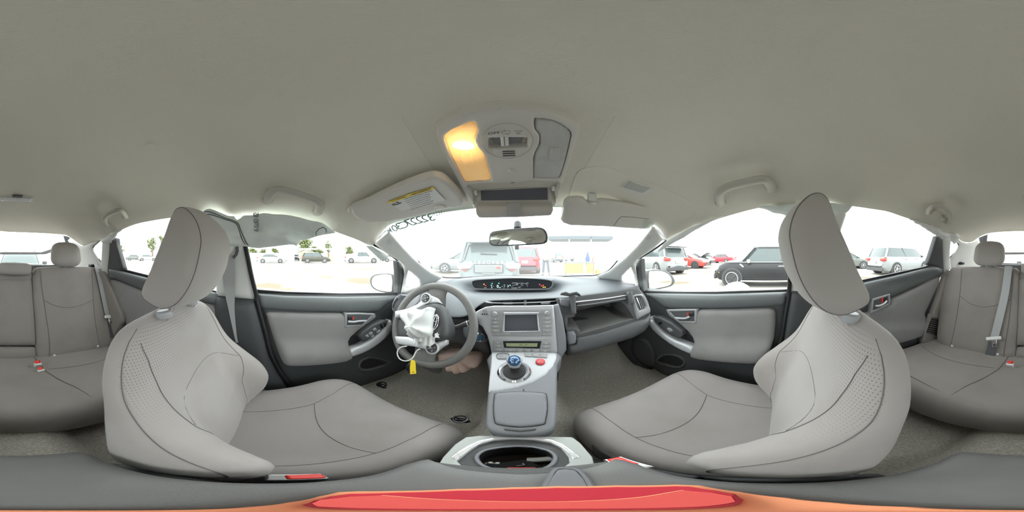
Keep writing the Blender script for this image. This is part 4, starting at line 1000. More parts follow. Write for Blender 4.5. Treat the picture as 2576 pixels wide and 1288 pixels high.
# shifter
c = onf(1294, 938, H, HN, .008)
MB().lathe([(.050, -.004), (.052, .004), (.046, .010), (.037, .007), (.035, .0)], c, R, 40).build('shifter_ring', M_CHROME, con)
MB().lathe([(.036, .0), (.034, .006), (.020, .008), (.0001, .008)], c, R, 32).build('shifter_gate', M_BLACK, con)
sh = thing('gear_shift_knob', tuple(c), 'short gear knob with a blue glossy top, standing in the chrome ring on the console', 'gear knob')
base = onf(1294, 938, H, HN, .010)
ktop = PR(1294, 908, math.hypot(base.x - CAM.x, base.y) + .012)
ax = (ktop - base).normalized(); R2 = Vector((0, 0, 1)).rotation_difference(ax).to_matrix(); Lk = (ktop - base).length
MB().lathe([(.011, 0), (.010, Lk * .35), (.016, Lk * .5), (.0001, Lk * .5)], base, R2, 24).build('shaft', M_BLACK, sh)
rings = []
for t, rx, ry in ((.40, .012, .012), (.46, .0165, .0165), (.6, .018, .018), (.8, .022, .020), (1.0, .0255, .021), (1.15, .026, .020), (1.25, .022, .017), (1.30, .012, .010)):
    rings.append([base + R2 @ Vector((rx * math.cos(q), ry * math.sin(q), Lk * t)) for q in [2 * PI * k / 28 for k in range(28)]])
MB().loft(rings).build('knob', M_SILV, sh, ang=70)
M_BLUEG = mat('knob_blue', (.01, .09, .24), .12, coat=1.0)
cen = base + ax * Lk * 1.02
face = (CAM - cen).normalized(); Rf = Vector((0, 0, 1)).rotation_difference((face * .45 + ax * .6 + Vector((0, -.3, 0))).normalized()).to_matrix()
MB().ball(cen + face * .006, (.0215, .0215, .0185), Rf, 24, 14).build('knob_cap', M_BLUEG, sh, label='blue glossy cap with the gear letters')
cap = sh.children[-1]
fx = Vector((1, 0, 0)); fy = face.cross(fx) * -1; fy = Vector((0, .6, 1)) - face * Vector((0, .6, 1)).dot(face)
for s, dx, dy in (('N', -.006, .0035), ('D', -.006, -.006), ('B', .006, -.006), ('R', .001, .011)):
    text_on('gear_letter', s, cen + face * .0275 + fx * dx + fy.normalized() * dy, fx, fy, .0095, M_WHITE, cap, .0003)

# cup holder tray behind the bridge, then the padded armrest box
TR = LVL(-.525)
TRF = lambda p: p.z + .525
tray = thing('cup_holder_tray', (0, .18, -.78), 'silver edged tray with one deep dark cup holder, between the bin and the armrest', 'tray')
CUPI = [(1199, 1150), (1207, 1138), (1225, 1130), (1260, 1124), (1300, 1121), (1340, 1123), (1375, 1131), (1392, 1141), (1396, 1152), (1388, 1166), (1370, 1176), (1340, 1182), (1300, 1185), (1262, 1182), (1228, 1175), (1208, 1165)]
panel('silver_tray_trim', [(1172, 1100), (1205, 1096), (1300, 1097), (1405, 1099), (1440, 1100), (1460, 1115), (1490, 1150), (1500, 1190), (1400, 1215), (1300, 1218), (1180, 1215), (1090, 1190), (1115, 1150), (1145, 1118)], TRF, UPV, mat('tray_silver', (.42, .44, .43), .4), tray, thick=.02, step=6, dome=.002, edge=4,
      holes=[[(1150, 1160), (1180, 1135), (1205, 1118), (1240, 1108), (1290, 1104), (1340, 1106), (1385, 1114), (1410, 1126), (1430, 1150), (1432, 1165), (1400, 1190), (1340, 1205), (1300, 1206), (1240, 1203), (1180, 1192)]])
panel('cup_surround', [(1146, 1162), (1178, 1134), (1204, 1116), (1240, 1106), (1290, 1102), (1340, 1104), (1387, 1112), (1413, 1125), (1434, 1150), (1436, 1167), (1400, 1194), (1340, 1209), (1300, 1210), (1240, 1207), (1175, 1196)], TRF, UPV, M_DARK2, tray, thick=.012, step=6, lift=-.008,
      holes=[CUPI])
ci = [PS(a, b, TRF) + UPV * -.008 for a, b in smooth_outline(CUPI, 2)]; cc = sum(ci, Vector()) / len(ci)
dn = [cc + (p - cc) * .90 + Vector((0, 0, -.065)) for p in ci]
MB().grid([[p + UPV * .0 for p in ci], [cc + (p - cc) * .97 + Vector((0, 0, -.02)) for p in ci], dn], cu=True).add(dn, [list(range(len(dn)))]).build('cup_well', M_BLACK, tray, ang=40)
MB().tube([cc + (p - cc) * 1.01 + UPV * .002 for p in ci], .003, 6, closed=True).build('cup_ring', M_CONS, tray)
panel('bright_arc', [(1132, 1152), (1155, 1134), (1178, 1120), (1205, 1108), (1245, 1100), (1295, 1097.5), (1350, 1099), (1390, 1106), (1418, 1118), (1440, 1134), (1462, 1152), (1440, 1156), (1431, 1142), (1411, 1126), (1387, 1114), (1345, 1107), (1295, 1104.5), (1247, 1107), (1210, 1116), (1184, 1130), (1162, 1148), (1150, 1158)], TRF, UPV, mat('bright_silver', (.85, .85, .88), .22, metal=.5), tray, thick=.006, step=4, lift=.001, dome=.003, edge=3)
for s in (-1, 1):
    MB().box((.012 + s * .098, .15, -.69), (.014, .18, .18)).build('tray_side', M_DARK, tray, bevel=.004)
# little things lying in the cup holder
bz = dn[0].z + .004
p0 = PZ(1362, 1159, bz)
o = MB().lathe([(.0075, 0), (.0095, 0), (.0095, .034), (.0075, .034)], p0 + Vector((-.015, .0, .0095)), Matrix.Rotation(PI / 2 + .1, 3, 'Y') @ Matrix.Rotation(.3, 3, 'X'), 20)
rr = [[p0 + Vector((-.017 + t * .034, .003 * t, .0095)) + Vector((0, r * math.cos(q), r * math.sin(q))) for q in [2 * PI * k / 20 for k in range(20)]] for t, r in ((0, .0070), (0, .0095), (1, .0095), (1, .0070), (0.05, .0070))]
prop(MB().loft(rr, caps=False).build('plastic_tube', M_LTRIM), label='short pale plastic tube lying in the cup holder', cat='tube')
p0 = PZ(1243, 1168, bz)
prop(MB().box(p0 + Vector((0, 0, .004)), (.022, .010, .004)).box(p0 + Vector((-.004, 0, .013)), (.005, .007, .016)).box(p0 + Vector((.004, 0, .012)), (.005, .007, .014)).build('trim_clip', M_LTRIM, None, bevel=.001), label='pale plastic trim clip lying in the cup holder', cat='clip')
p0 = PZ(1290, 1172, bz + .012)
prop(MB().box(p0, (.05, .03, .006), Matrix.Rotation(.5, 3, 'Z') @ Matrix.Rotation(.2, 3, 'X')).build('dark_plate', M_GLOSSB, None, bevel=.001), label='thin dark plate lying in the cup holder', cat='plate')
for k in range(4):
    p0 = PZ(1300 + k * 7, 1172 - k * 5, bz + .018 - k * .004)
    prop(MB().tube([p0, p0 + Vector((.008, .004, 0)), p0 + Vector((.006, .010, 0))], .0016, 6).build('metal_scrap', M_CHROME, None),
         label='small shiny metal scrap in the cup holder, %s of four in a slanting row' % ('leftmost', 'second', 'third', 'rightmost')[k], cat='scrap', group='metal scraps in the cup holder')
p0 = PZ(1312, 1178, bz + .02)
prop(MB().box(p0, (.028, .006, .003)).build('red_strip', M_RED, None, bevel=.001), label='thin red and white strip at the edge of the cup holder', cat='strip')

arm = thing('centre_storage_box', (0, -.03, -.78), 'long storage box with a padded grey lid between the front seats', 'storage box')
AZ = -.42
def arm_w(y): return .079 + .010 * S((y - .04) / .06)
rings = []
prof = [(-.158, .45), (-.155, .8), (-.14, 1.0), (-.10, 1.0), (-.04, 1), (.02, 1), (.06, 1.0), (.10, .98), (.118, .93), (.126, .85)]
TA = [2 * PI * k / 48 for k in range(48)]
for y, sc in prof:
    w = arm_w(y) * (.6 + .4 * sc); r = []
    for t in TA:
        sx = sgp(math.cos(t), .35); sz = sgp(math.sin(t), .35)
        x = .0 + w * sx; z = AZ - .055 + .055 * sz * (sc if sz > 0 else 1)
        yy = y - (.026 * (1 - sx * sx) if y > .05 else 0) * S((y - .05) / .06)
        r.append(Vector((x, yy, z)))
    rings.append(r)
MB().loft(rings).build('padded_lid', M_ARMR, arm, ang=60)
MB().box((0, -.02, -.62), (.146, .25, .30)).build('box_body', M_DARK2, arm, bevel=.012)
P = [Vector((-.05, .095, AZ + .003)), Vector((-.032, .104, AZ + .0028)), Vector((.0, .102, AZ + .0028)), Vector((.0, .1, AZ))]
q = [(1368, 1245), (1380, 1205), (1396, 1180), (1425, 1176), (1452, 1180), (1475, 1200), (1490, 1228)]
AF = lambda p: p.z - AZ
line('lid_latch', [(1366, 1240), (1382, 1205), (1398, 1181), (1425, 1178), (1452, 1182), (1474, 1205), (1492, 1238)], AF, .0022, M_CONS, arm, UPV, .0, n=6)
panel('latch_tab', [(1372, 1235), (1386, 1205), (1402, 1184), (1425, 1181), (1448, 1185), (1468, 1205), (1484, 1235)], AF, UPV, M_CONS, arm, thick=.006, step=7, lift=.0015, dome=.001, edge=3)

# red and orange foot of the camera stand on the armrest, right under the viewpoint
foot = thing('camera_stand_foot', (0, .02, AZ), 'red plate with an orange rim lying on the armrest, straight below the viewpoint', 'stand')
M_FRED = mat('foot_red', (.60, .035, .06), .4); M_FORG = mat('foot_orange', (1.0, .38, .20), .45); M_FLITE = mat('foot_light_red', (.80, .11, .10), .4)
FZ = lambda p: p.z - (AZ + .006)
OUT = [(850, 1238), (900, 1236), (1000, 1235), (1150, 1230), (1288, 1226), (1400, 1223), (1550, 1221), (1700, 1219), (1760, 1221), (1860, 1237), (1980, 1252), (2100, 1264), (2300, 1275), (2450, 1282), (2700, 1284), (2900, 1284), (3100, 1281), (3200, 1275), (3300, 1264), (3380, 1248)]
o3 = [PS(a, b, FZ) for a, b in OUT]
INN = [(880, 1242), (1000, 1239), (1150, 1234), (1288, 1230), (1400, 1227), (1550, 1225), (1700, 1223), (1735, 1224), (1800, 1234), (1850, 1243), (1870, 1257), (1860, 1270), (1750, 1280), (1400, 1284), (1000, 1284), (800, 1279), (760, 1270), (790, 1259), (830, 1249)]
i3 = [PS(a, b, lambda p: p.z - (AZ + .010)) for a, b in INN]
MB().prism([Vector((p.x, p.y, AZ)) for p in o3], (0, 0, .007)).build('foot_rim', M_FORG, foot, bevel=.001)
MB().prism([Vector((p.x, p.y, AZ + .005)) for p in i3], (0, 0, .006)).build('foot_plate', M_FRED, foot, bevel=.001)
I2 = [(960, 1246), (1100, 1256), (1288, 1262), (1450, 1261), (1600, 1252), (1720, 1233), (1790, 1239), (1840, 1248), (1850, 1262), (1750, 1275), (1400, 1280), (1000, 1280), (800, 1274), (785, 1266), (805, 1257), (880, 1249)]
MB().prism([(lambda p: Vector((p.x, p.y, AZ + .0105)))(PS(a, b, lambda p: p.z - (AZ + .012))) for a, b in I2], (0, 0, .0012)).build('foot_top', M_FLITE, foot)
line('foot_crease', [(960, 1246), (1100, 1256), (1288, 1262), (1450, 1261), (1600, 1252), (1720, 1233)], lambda p: p.z - (AZ + .0112), .0007, M_FORG, foot)
# ------------------------------------------------------------------ steering wheel, spent airbag, key tag
WC = CAM + D(1083.5, 817) * .715
WN = Vector((.03, -math.cos(math.radians(27)), math.sin(math.radians(27)))).normalized()
def WP(off=0.0): return lambda p: (p - WC).dot(WN) - off
wx = Vector((1, 0, 0)); wx = (wx - WN * wx.dot(WN)).normalized(); wy = WN.cross(wx)
sw = thing('steering_wheel', tuple(WC), 'grey steering wheel turned a quarter turn, silver spokes, white spent airbag hanging from its hub', 'steering wheel')
M_RIM = mat('wheel_rim_vinyl', (.16, .158, .152), .55, bump=(700, .6, .0012))
M_AXN = mat('column_plastic', (.07, .072, .076), .5, bump=(700, .2, .0005))
MB().tube([WC + (wx * math.cos(q) + wy * math.sin(q)) * .176 for q in [2 * PI * k / 72 for k in range(72)]], .0165, 14, closed=True).build('rim', M_RIM, sw)
for a, w1, w2 in ((PI / 2 + .05, .052, .038), (-PI / 2 + .05, .052, .038)):
    c = wx * math.cos(a) + wy * math.sin(a); t = WN.cross(c)
    rings = []
    for k in range(9):
        s = k / 8; r = .085 + .09 * s; w = w1 * (1 - s) + w2 * s + .03 * (s - .5) ** 2 * 2 * (1 if s > .5 else 0) * 2
        rings.append([WC + c * r + t * (w * math.cos(q)) + WN * (.010 * math.sin(q) - .004) for q in [2 * PI * j / 20 for j in range(20)]])
    MB().loft(rings).build('spoke', M_RIM, sw)
panel('hub_cover', [(1054, 774), (1077, 765), (1109, 764), (1119, 782), (1128, 805), (1133, 825), (1133, 842), (1125, 856), (1097, 859), (1060, 858), (1031, 845), (1026, 813), (1031, 788)], WP(.02), WN, M_AXN, sw, thick=.05, step=6, dome=.028, edge=18, smooth=2, ang=70)
panel('spoke_cover', [(1002, 800), (1030, 792), (1032, 845), (1003, 848), (999, 825)], WP(.004), WN, M_AXN, sw, thick=.015, step=6, dome=.006, edge=6)
M_SPK = mat('spoke_silver', (.66, .67, .69), .35, metal=.2)
panel('silver_spoke', [(994, 783), (1010, 780), (1027, 776), (1051, 765), (1063, 754), (1067, 743), (1077, 740), (1089, 745), (1101, 750), (1110, 763), (1093, 762), (1077, 765), (1061, 774), (1045, 785), (1024, 789), (1008, 795), (994, 801)], WP(.022), WN, M_SPK, sw, thick=.018, step=5, dome=.008, edge=7)
panel('silver_spoke', [(993, 846), (1028, 847), (1045, 852), (1061, 857), (1089, 861), (1107, 858), (1125, 853), (1124, 866), (1109, 875), (1101, 882), (1089, 888), (1077, 883), (1067, 878), (1041, 872), (1015, 868), (998, 865)], WP(.022), WN, M_SPK, sw, thick=.018, step=5, dome=.008, edge=7)
Rw = Vector((0, 0, 1)).rotation_difference(WN).to_matrix()
for u, v, r in ((1073, 751.5, .0185), (1089, 875, .0205)):
    c = PS(u, v, WP(.028))
    MB().lathe([(r + .006, 0), (r + .006, .008), (r + .002, .011), (r, .008)], c, Rw, 32).build('control_pod_ring', M_SPK, sw)
    MB().lathe([(r, .002), (r, .009), (r * .8, .0115), (.0001, .0115)], c, Rw, 28).build('control_pod', M_AXN, sw)
    pod = sw.children[-1]
    for k in range(4):
        q = k * PI / 2 + .4
        MB().ball(c + WN * .0125 + (wx * math.cos(q) + wy * math.sin(q)) * r * .6, (.0022, .0016, .001), Rw, 8, 6).build('button_mark', M_LET, pod)
    MB().ball(c + WN * .012, (.005, .003, .0015), Rw, 12, 6).build('pod_button', M_SILV2, pod)
c = PS(1094, 811, WP(.052))
em = MB()
em.tube([c + (wy * math.cos(q)) * .031 + wx * math.sin(q) * .0135 for q in [2 * PI * k / 32 for k in range(32)]], .0021, 8, closed=True)
em.tube([c + (wx * math.cos(q) * .0055 + wy * math.sin(q) * .028) + WN * .001 for q in [2 * PI * k / 32 for k in range(32)]], .0016, 6, closed=True)
em.tube([c + (wx * math.cos(q) * .0115 + wy * (math.sin(q) * .012 + .016)) * 1.0 + WN * .002 for q in [2 * PI * k / 32 for k in range(32)]], .0016, 6, closed=True)
em.build('emblem', M_CHROME, sw, label='chrome ringed emblem')
# torn cover flap and the airbag
def wr(u, v, p):
    q = Vector((p.x * 18, p.y * 18, p.z * 18)); a = math.atan2(v - 825, u - 1050)
    return .012 * math.sin(a * 7 + 2 * pnoise(q)) * S(math.hypot(u - 1050, v - 815) / 30) + .012 * pnoise(q * 1.3)
panel('airbag', [(1018, 797), (1023, 786), (1030, 780), (1045, 777), (1060, 780), (1071, 775), (1083, 774), (1094, 776), (1091, 785), (1090, 800), (1089, 820), (1087, 838), (1080, 848), (1062, 851), (1048, 852), (1038, 848), (1030, 838), (1026, 828), (1019, 813)], WP(.055), WN, M_BAG, sw, thick=.03, step=3.2, dome=.055, edge=22, smooth=2, fn=wr, ang=60, label='crumpled white airbag cloth')
def wr2(u, v, p): return .006 * math.sin(u * .5) + .004 * pnoise(p * 40)
panel('airbag_flap', [(1038, 846), (1060, 848), (1080, 845), (1090, 842), (1096, 840), (1103, 835), (1101, 840), (1105, 841), (1102, 845), (1104, 850), (1098, 849), (1094, 852), (1092, 862), (1085, 870), (1081, 877), (1079, 872), (1070, 868), (1060, 860), (1048, 860), (1042, 868), (1038, 858)], WP(.05), WN, M_BAG, sw, thick=.004, step=3.5, fn=wr2, ang=60)
# key fob on its wire, hanging on the rim
kt = thing('key_tag', tuple(PS(1035, 925, WP(.05))), 'yellow tag and black key fob on a white wire loop hanging from the steering wheel', 'key tag')
KP = WP(.045)
wire = [PS(a, b, KP) for a, b in [(1024, 871), (1010, 873), (1001, 881), (1000, 892), (1006, 903), (1018, 908), (1030, 906), (1040, 898), (1045, 888), (1050, 881), (1057, 878)]]
MB().tube(catmull(wire, 6), .0024, 8).build('wire_loop', M_WHITE, kt)
panel('yellow_tag', [(1033, 908), (1036, 905), (1042, 907), (1044, 911), (1046, 940), (1032, 941.5), (1031, 925)], WP(.058), WN, M_YEL, kt, thick=.003, step=5, holes=[[(1037.5, 935), (1040.5, 935), (1040.5, 938), (1037.5, 938)]])
panel('key_fob', [(1021, 918), (1030, 912), (1033, 914), (1034, 938), (1027, 938), (1022, 930)], WP(.05), WN, M_GLOSSB, kt, thick=.012, step=4, dome=.003, edge=3)
# column, stalk, connector block
cb = WC - WN * .05
dash_c = dash
MB().loft([[WC - WN * d + (wx * a * math.cos(q) + wy * b * math.sin(q)) + Vector((0, 0, -.01)) for q in TA] for d, a, b in ((.03, .052, .052), (.045, .060, .058), (.10, .062, .06), (.16, .062, .062))]).build('steering_column_cover', M_AXN, dash_c)
MB().tube([WC - WN * .028 + (wx * math.cos(q) + wy * math.sin(q)) * .068 for q in [-.9 + 1.5 * k / 14 for k in range(15)]], .004, 8).build('column_ring', M_SPK, dash_c)
s0 = WC - WN * .055 + wx * .075; s1 = PR(1203, 804, s0.xy.length - .01)
s0 = s0 + WN * .01
MB().tube([s0, s0.lerp(s1, .35), s0.lerp(s1, .36), s0.lerp(s1, .93), s0.lerp(s1, .95), s1], [.011, .009, .0105, .012, .0135, .0125], 16).build('wiper_stalk', M_AXN, dash_c)
for k in range(3): MB().tube([s0.lerp(s1, .5 + k * .08), s0.lerp(s1, .53 + k * .08)], .0128, 14).build('stalk_ring', M_DARK2 if k != 1 else M_LET, dash_c)
MB().box(PS(1064, 884, WP(-.03)), (.045, .03, .038)).build('connector_block', M_GLOSSB, dash_c, bevel=.003)
panel('meter_glass', [(1018, 783), (1020, 765), (1030, 752), (1045, 742), (1055, 741), (1050, 760), (1036, 775), (1025, 780)], WP(-.06), WN, M_SILV2, dash_c, thick=.01, step=6)
# peach cloth of the spent knee airbag under the column
def wr3(u, v, p):
    a = math.atan2(v - 895, u - 1152)
    return .022 * abs(math.sin(a * 5 + 1.2 * pnoise(p * 9))) * S(math.hypot(u - 1152, v - 897) / 40) + .014 * pnoise(p * 26)
KB = PLANE(.66, -.55, .55)
panel('knee_airbag', [(1106, 896), (1110, 884), (1126, 882), (1150, 880), (1160, 884), (1168, 879), (1176, 884), (1190, 889), (1208, 891), (1213, 898), (1213, 907), (1206, 916), (1193, 918), (1186, 926), (1172, 929), (1160, 933), (1149, 938), (1142, 930), (1125, 926), (1113, 916)], KB, BK, M_PINK, None,
      thick=.03, step=3.5, dome=.03, edge=14, fn=wr3, ang=60, label='crumpled peach coloured knee airbag cloth hanging below the steering column', cat='airbag')
FLF = lambda p: p.z - floor_z(p.x, p.y)
panel('heel_pad', [(1062, 925), (1110, 917), (1112, 921), (1110, 935), (1101, 941), (1082, 935)], FLF, UPV, mat('mat_rubber', (.19, .19, .17), .8), None, thick=.006, step=5, lift=.006, label='ribbed grey heel pad set in the driver side carpet', cat='heel pad')
hp = bpy.data.objects['heel_pad']
for k in range(7): line('rib', [(1069 + k * 6, 925 - k), (1073 + k * 5.6, 931 + k * .2)], FLF, .0016, MATS['mat_rubber'], hp, UPV, .007)
for u, v, nm, lb in ((1158, 1057, 'floor_clip', 'black round clip on the carpet beside the driver seat cushion'), (960, 970, 'seat_lever', 'black lever at the front outer corner of the driver seat')):
    p = PZ(u, v, -.70)
    prop(MB().ball(p, (.03, .012, .012)).tube([p + Vector((.02 * math.cos(q), .02 * math.sin(q), .01)) for q in [2 * PI * k / 16 for k in range(16)]], .004, 6, closed=True).build(nm, M_GLOSSB), label=lb, cat='clip' if nm == 'floor_clip' else 'lever')
# ------------------------------------------------------------------ overhead console, visors, handles, mirrors, belts
oc = thing('overhead_console', tuple(PS(1280, 350, ROOF())), 'rounded overhead console on the headliner with two map lamps and an open glasses tray', 'overhead console')
def roofp(name, ol, m, off, par=None, thick=.012, **k): return panel(name, ol, ROOF(off), DN, m, par, thick=thick, **k)
LL = [(1120, 339), (1135, 325), (1160, 313), (1186, 303), (1194, 306), (1199, 324), (1192, 345), (1196, 361), (1216, 385), (1226, 415), (1234, 442), (1230, 450), (1200, 452), (1176, 454), (1166, 447), (1150, 415), (1135, 385), (1124, 355)]
LR = [(1345, 296), (1354, 294), (1393, 300), (1424, 317), (1436, 332), (1434, 351), (1426, 385), (1417, 418), (1408, 442), (1400, 446), (1347, 445), (1342, 440), (1344, 388), (1356, 360), (1357, 336), (1346, 320)]
SLOT = [(1230, 346), (1239, 343), (1320, 342), (1327, 347), (1325, 362), (1320, 368), (1235, 371), (1229, 363)]
TRAYH = [(1180, 463), (1290, 457), (1401, 455), (1394, 480), (1388, 512), (1300, 514), (1202, 514), (1190, 485)]
OUTL = [(1097, 329), (1106, 315), (1140, 293), (1188, 273), (1248, 263), (1297, 262), (1357, 270), (1417, 291), (1450, 305), (1460, 320), (1455, 340), (1429, 418), (1412, 466), (1400, 505), (1390, 520), (1290, 523), (1200, 524), (1187, 510), (1159, 466), (1128, 406), (1104, 356)]
roofp('console_body', OUTL, M_LTRIM2, .014, oc, thick=.02, step=7, dome=.008, edge=6, holes=[LL, LR, SLOT, TRAYH], ang=60, smooth=3)
M_LENSW = mat('lit_lamp_lens', (1, .72, .35), .4, emit=((1.0, .50, .14), .8))
M_LENS = mat('clear_lamp_lens', (.52, .52, .50), .25, bump=(500, .8, .002), coat=.4)
roofp('lamp_lens', LL, M_LENSW, .014, oc, step=5, dome=.006, edge=6, smooth=3, label='lit orange map lamp lens')
lit = oc.children[-1]
roofp('lamp_lens', LR, M_LENS, .014, oc, step=5, dome=.006, edge=6, smooth=3, label='unlit grey map lamp lens')
def prism_bump(m):      # moulded grid of small prisms in the lens
    n = m.node_tree.nodes; l = m.node_tree.links; tc = n.new('ShaderNodeTexCoord'); vo = n.new('ShaderNodeTexVoronoi'); vo.inputs['Scale'].default_value = 420; vo.inputs['Randomness'].default_value = 0
    mp = n.new('ShaderNodeMapping'); mp.inputs['Scale'].default_value = (1, 1, 0); l.new(tc.outputs['Object'], mp.inputs[0]); l.new(mp.outputs[0], vo.inputs['Vector'])
    b = n.new('ShaderNodeBump'); b.inputs['Strength'].default_value = .9; b.inputs['Distance'].default_value = .0012; l.new(vo.outputs['Distance'], b.inputs['Height']); l.new(b.outputs[0], n['Principled BSDF'].inputs['Normal'])
prism_bump(M_LENSW); prism_bump(M_LENS)
M_GLOW = mat('bulb_glow', (1, .9, .6), .5, emit=((1.0, .80, .42), 9.0))
p = PS(1167, 368, ROOF(.023))
nn_ = M_LENSW.node_tree.nodes; lk_ = M_LENSW.node_tree.links; tc_ = nn_.new('ShaderNodeTexCoord')      # brighter where the bulb sits behind the lens
vm_ = nn_.new('ShaderNodeVectorMath'); vm_.operation = 'DISTANCE'; vm_.inputs[1].default_value = p; lk_.new(tc_.outputs['Object'], vm_.inputs[0])
mr_ = nn_.new('ShaderNodeMapRange'); mr_.inputs[1].default_value = .012; mr_.inputs[2].default_value = .075; mr_.inputs[3].default_value = 1.25; mr_.inputs[4].default_value = .26
mr_.interpolation_type = 'SMOOTHERSTEP'; lk_.new(vm_.outputs['Value'], mr_.inputs[0]); lk_.new(mr_.outputs[0], nn_['Principled BSDF'].inputs['Emission Strength'])
MB().ball(p, (.020, .011, .004), Matrix.Rotation(.5, 3, 'Z')).build('bulb', M_GLOW, lit, label='glowing bulb spot')
for u, v, mm, pr in ((1176, 396, M_LENSW, lit), (1394, 390, M_LENS, oc.children[-1])):
    roofp('reflector_pad', [(u - 15, v - 15), (u + 8, v - 15), (u + 14, v + 18), (u - 9, v + 20)] if u < 1200 else [(u - 11, v - 18), (u + 17, v - 18), (u + 13, v + 14), (u - 14, v + 14)], mm if u < 1200 else M_LENS, .021, pr, thick=.004, step=6, dome=.002, edge=3)
ll = bpy.data.lights.new('map_lamp', 'AREA'); ll.energy = .03; ll.size = .05; ll.color = (1, .62, .25)
lo = bpy.data.objects.new('map_lamp', ll); COL.objects.link(lo); lo.location = p + Vector((0, 0, -.02))
roofp('slot_back', [(1226, 340), (1330, 338), (1330, 370), (1226, 374)], M_LTRIM2, -.002, oc, thick=.004, step=8)
roofp('switch_recess', [(1236, 345), (1314, 344), (1315, 350), (1311, 360), (1285, 361), (1280, 364), (1258, 364), (1254, 361), (1240, 360)], M_SILV2, .004, oc, thick=.004, step=5)
roofp('slide_switch', [(1258, 344), (1278, 343), (1280, 367), (1261, 368)], M_LTRIM, .022, oc, thick=.012, step=4, dome=.002, edge=3)
line('switch_line', [(1268, 345), (1270, 367)], ROOF(.024), .0005, M_INK, oc.children[-1])
line('console_ring', [(1276 + 65 * math.cos(q), 354 + 44 * math.sin(q)) for q in [2 * PI * k / 20 for k in range(20)]], ROOF(.0243), .0005, M_SILV2, oc, closed=True)
for k in range(3): line('microphone_slot', [(1264 + k * .6, 381 + k * 5.6), (1295 + k * .8, 380 + k * 5.6)], ROOF(.0245), .0012, M_INK, oc)
MB().ball(PS(1286, 429, ROOF(.022)), (.008, .008, .004)).build('screw_cap', M_LTRIM2, oc)
def ctext(s, u, v, size, par, m=M_INK, off=.0255): return text_on('lettering', s, PS(u, v, ROOF(off)), (1, 0, 0), (0, -1, -.1), size, m, par, .0001)
ctext('OFF', 1242.5, 335.5, .011, oc)
RS = ROOF(.0252)
strokes('door_icon', [[(1263, 330), (1283, 329), (1283, 336), (1263, 337), (1263, 330)], [(1268, 330), (1271, 327)], [(1275, 336), (1278, 339)]], RS, DN, .0004, M_INK, oc, 0)
strokes('lamp_icon', [[(1293, 330), (1316, 329)], [(1298, 330.5), (1304, 334), (1311, 330)]] + [[(1304.5 + a * 2, 336 - abs(a) * .5), (1304.5 + a * 2.8, 338 - abs(a) * .8)] for a in (-2, -1, 0, 1, 2)], RS, DN, .0004, M_INK, oc, 0)
# glasses tray, swung down
roofp('tray_recess', [(1176, 460), (1405, 450), (1392, 515), (1196, 516)], M_LTRIM2, -.004, oc, thick=.004, step=8)
TP = PLANE(.50, .22, -.22)
TNn = Vector((0, -1, -.2)).normalized()
panel('glasses_tray', [(1203, 475), (1225, 470), (1295, 467), (1365, 466), (1386, 468), (1388, 500), (1389, 530), (1385, 541), (1300, 545), (1206, 547), (1201, 540), (1200, 515), (1201, 490)], TP, TNn, mat('tray_plastic', (.45, .44, .42), .5), oc, thick=.05, step=3.5, dome=.006, edge=5,
      fn=lambda u, v, p: .016 * S((v - 506) / 18) * (1 - .5 * S((v - 530) / 14)))
panel('tray_lining', [(1211, 481), (1376, 473.5), (1377, 503), (1212, 505)], TP, TNn, mat('tray_lining_fabric', (.10, .105, .13), .9, bump=(700, .6, .001)), oc, thick=.006, step=8, lift=.008)
panel('tray_latch', [(1277, 513), (1310, 511), (1311, 542), (1277, 543)], TP, TNn, M_SILV2, oc, thick=.006, step=6, lift=.026, dome=.002, edge=3)
for u, v in ((1197, 485), (1392, 474)): MB().box(PS(u, v, ROOF(.012)), (.010, .018, .012)).build('tray_hinge', M_LTRIM, oc, bevel=.002)
MB().ball(PS(1289, 455, ROOF(.014)), (.010, .006, .008)).build('latch_catch', M_SILV2, oc)

# sun visors
vis = roofp('sun_visor', [(884, 526), (893, 519), (932, 504), (994, 473), (1056, 449), (1087, 441), (1103, 442), (1118, 448), (1134, 462), (1157, 488), (1166, 505), (1163, 515), (1149, 521), (1126, 524), (1114, 526), (1095, 530), (1056, 542), (1010, 551), (963, 559), (944, 558), (927, 560), (909, 553), (890, 541)],
            M_LTRIM2, .040, None, thick=.014, step=7, dome=.006, edge=7, smooth=2, ang=70, label='driver side sun visor with a yellow edged warning label, folded up against the headliner', cat='sun visor')
line('visor_recess', [(878, 533), (884, 520), (930, 498), (994, 467), (1056, 443), (1090, 434), (1112, 437), (1134, 452), (1160, 485), (1171, 505)], ROOF(.006), .006, M_LINER, vis)
roofp('warning_label', [(975, 508), (1030, 488), (1089, 471), (1106, 489), (1120, 504), (1065, 517), (1011, 530), (993, 520)], mat('label_white', (.72, .73, .72), .6), .0490, vis, thick=.001, step=7)
lb = vis.children[-1]
roofp('label_header', [(975, 508), (1030, 488), (1089, 471), (1094, 475), (1035, 493), (980, 512)], mat('label_yellow', (.80, .60, .08), .6), .0496, vis, thick=.001, step=6)
def vtext(s, u, v, size, sp=.0503, m=M_INK, par=None):
    p = PS(u, v, ROOF(sp)); q = PS(u + 20, v - 6.2, ROOF(sp)); w = PS(u + 5, v + 6, ROOF(sp))
    X = (q - p).normalized(); Y = (p - w)
    return text_on('label_lettering', s, p, X, Y, size, m, par or vis, .0001)
vtext('\u26a0 WARNING', 1002, 500.5, .0080); vtext('AVERTISSEMENT', 1056, 483.5, .0098)
vtext('EQUIPPED WITH ADVANCED AIR BAGS', 1046, 492.5, .0060)
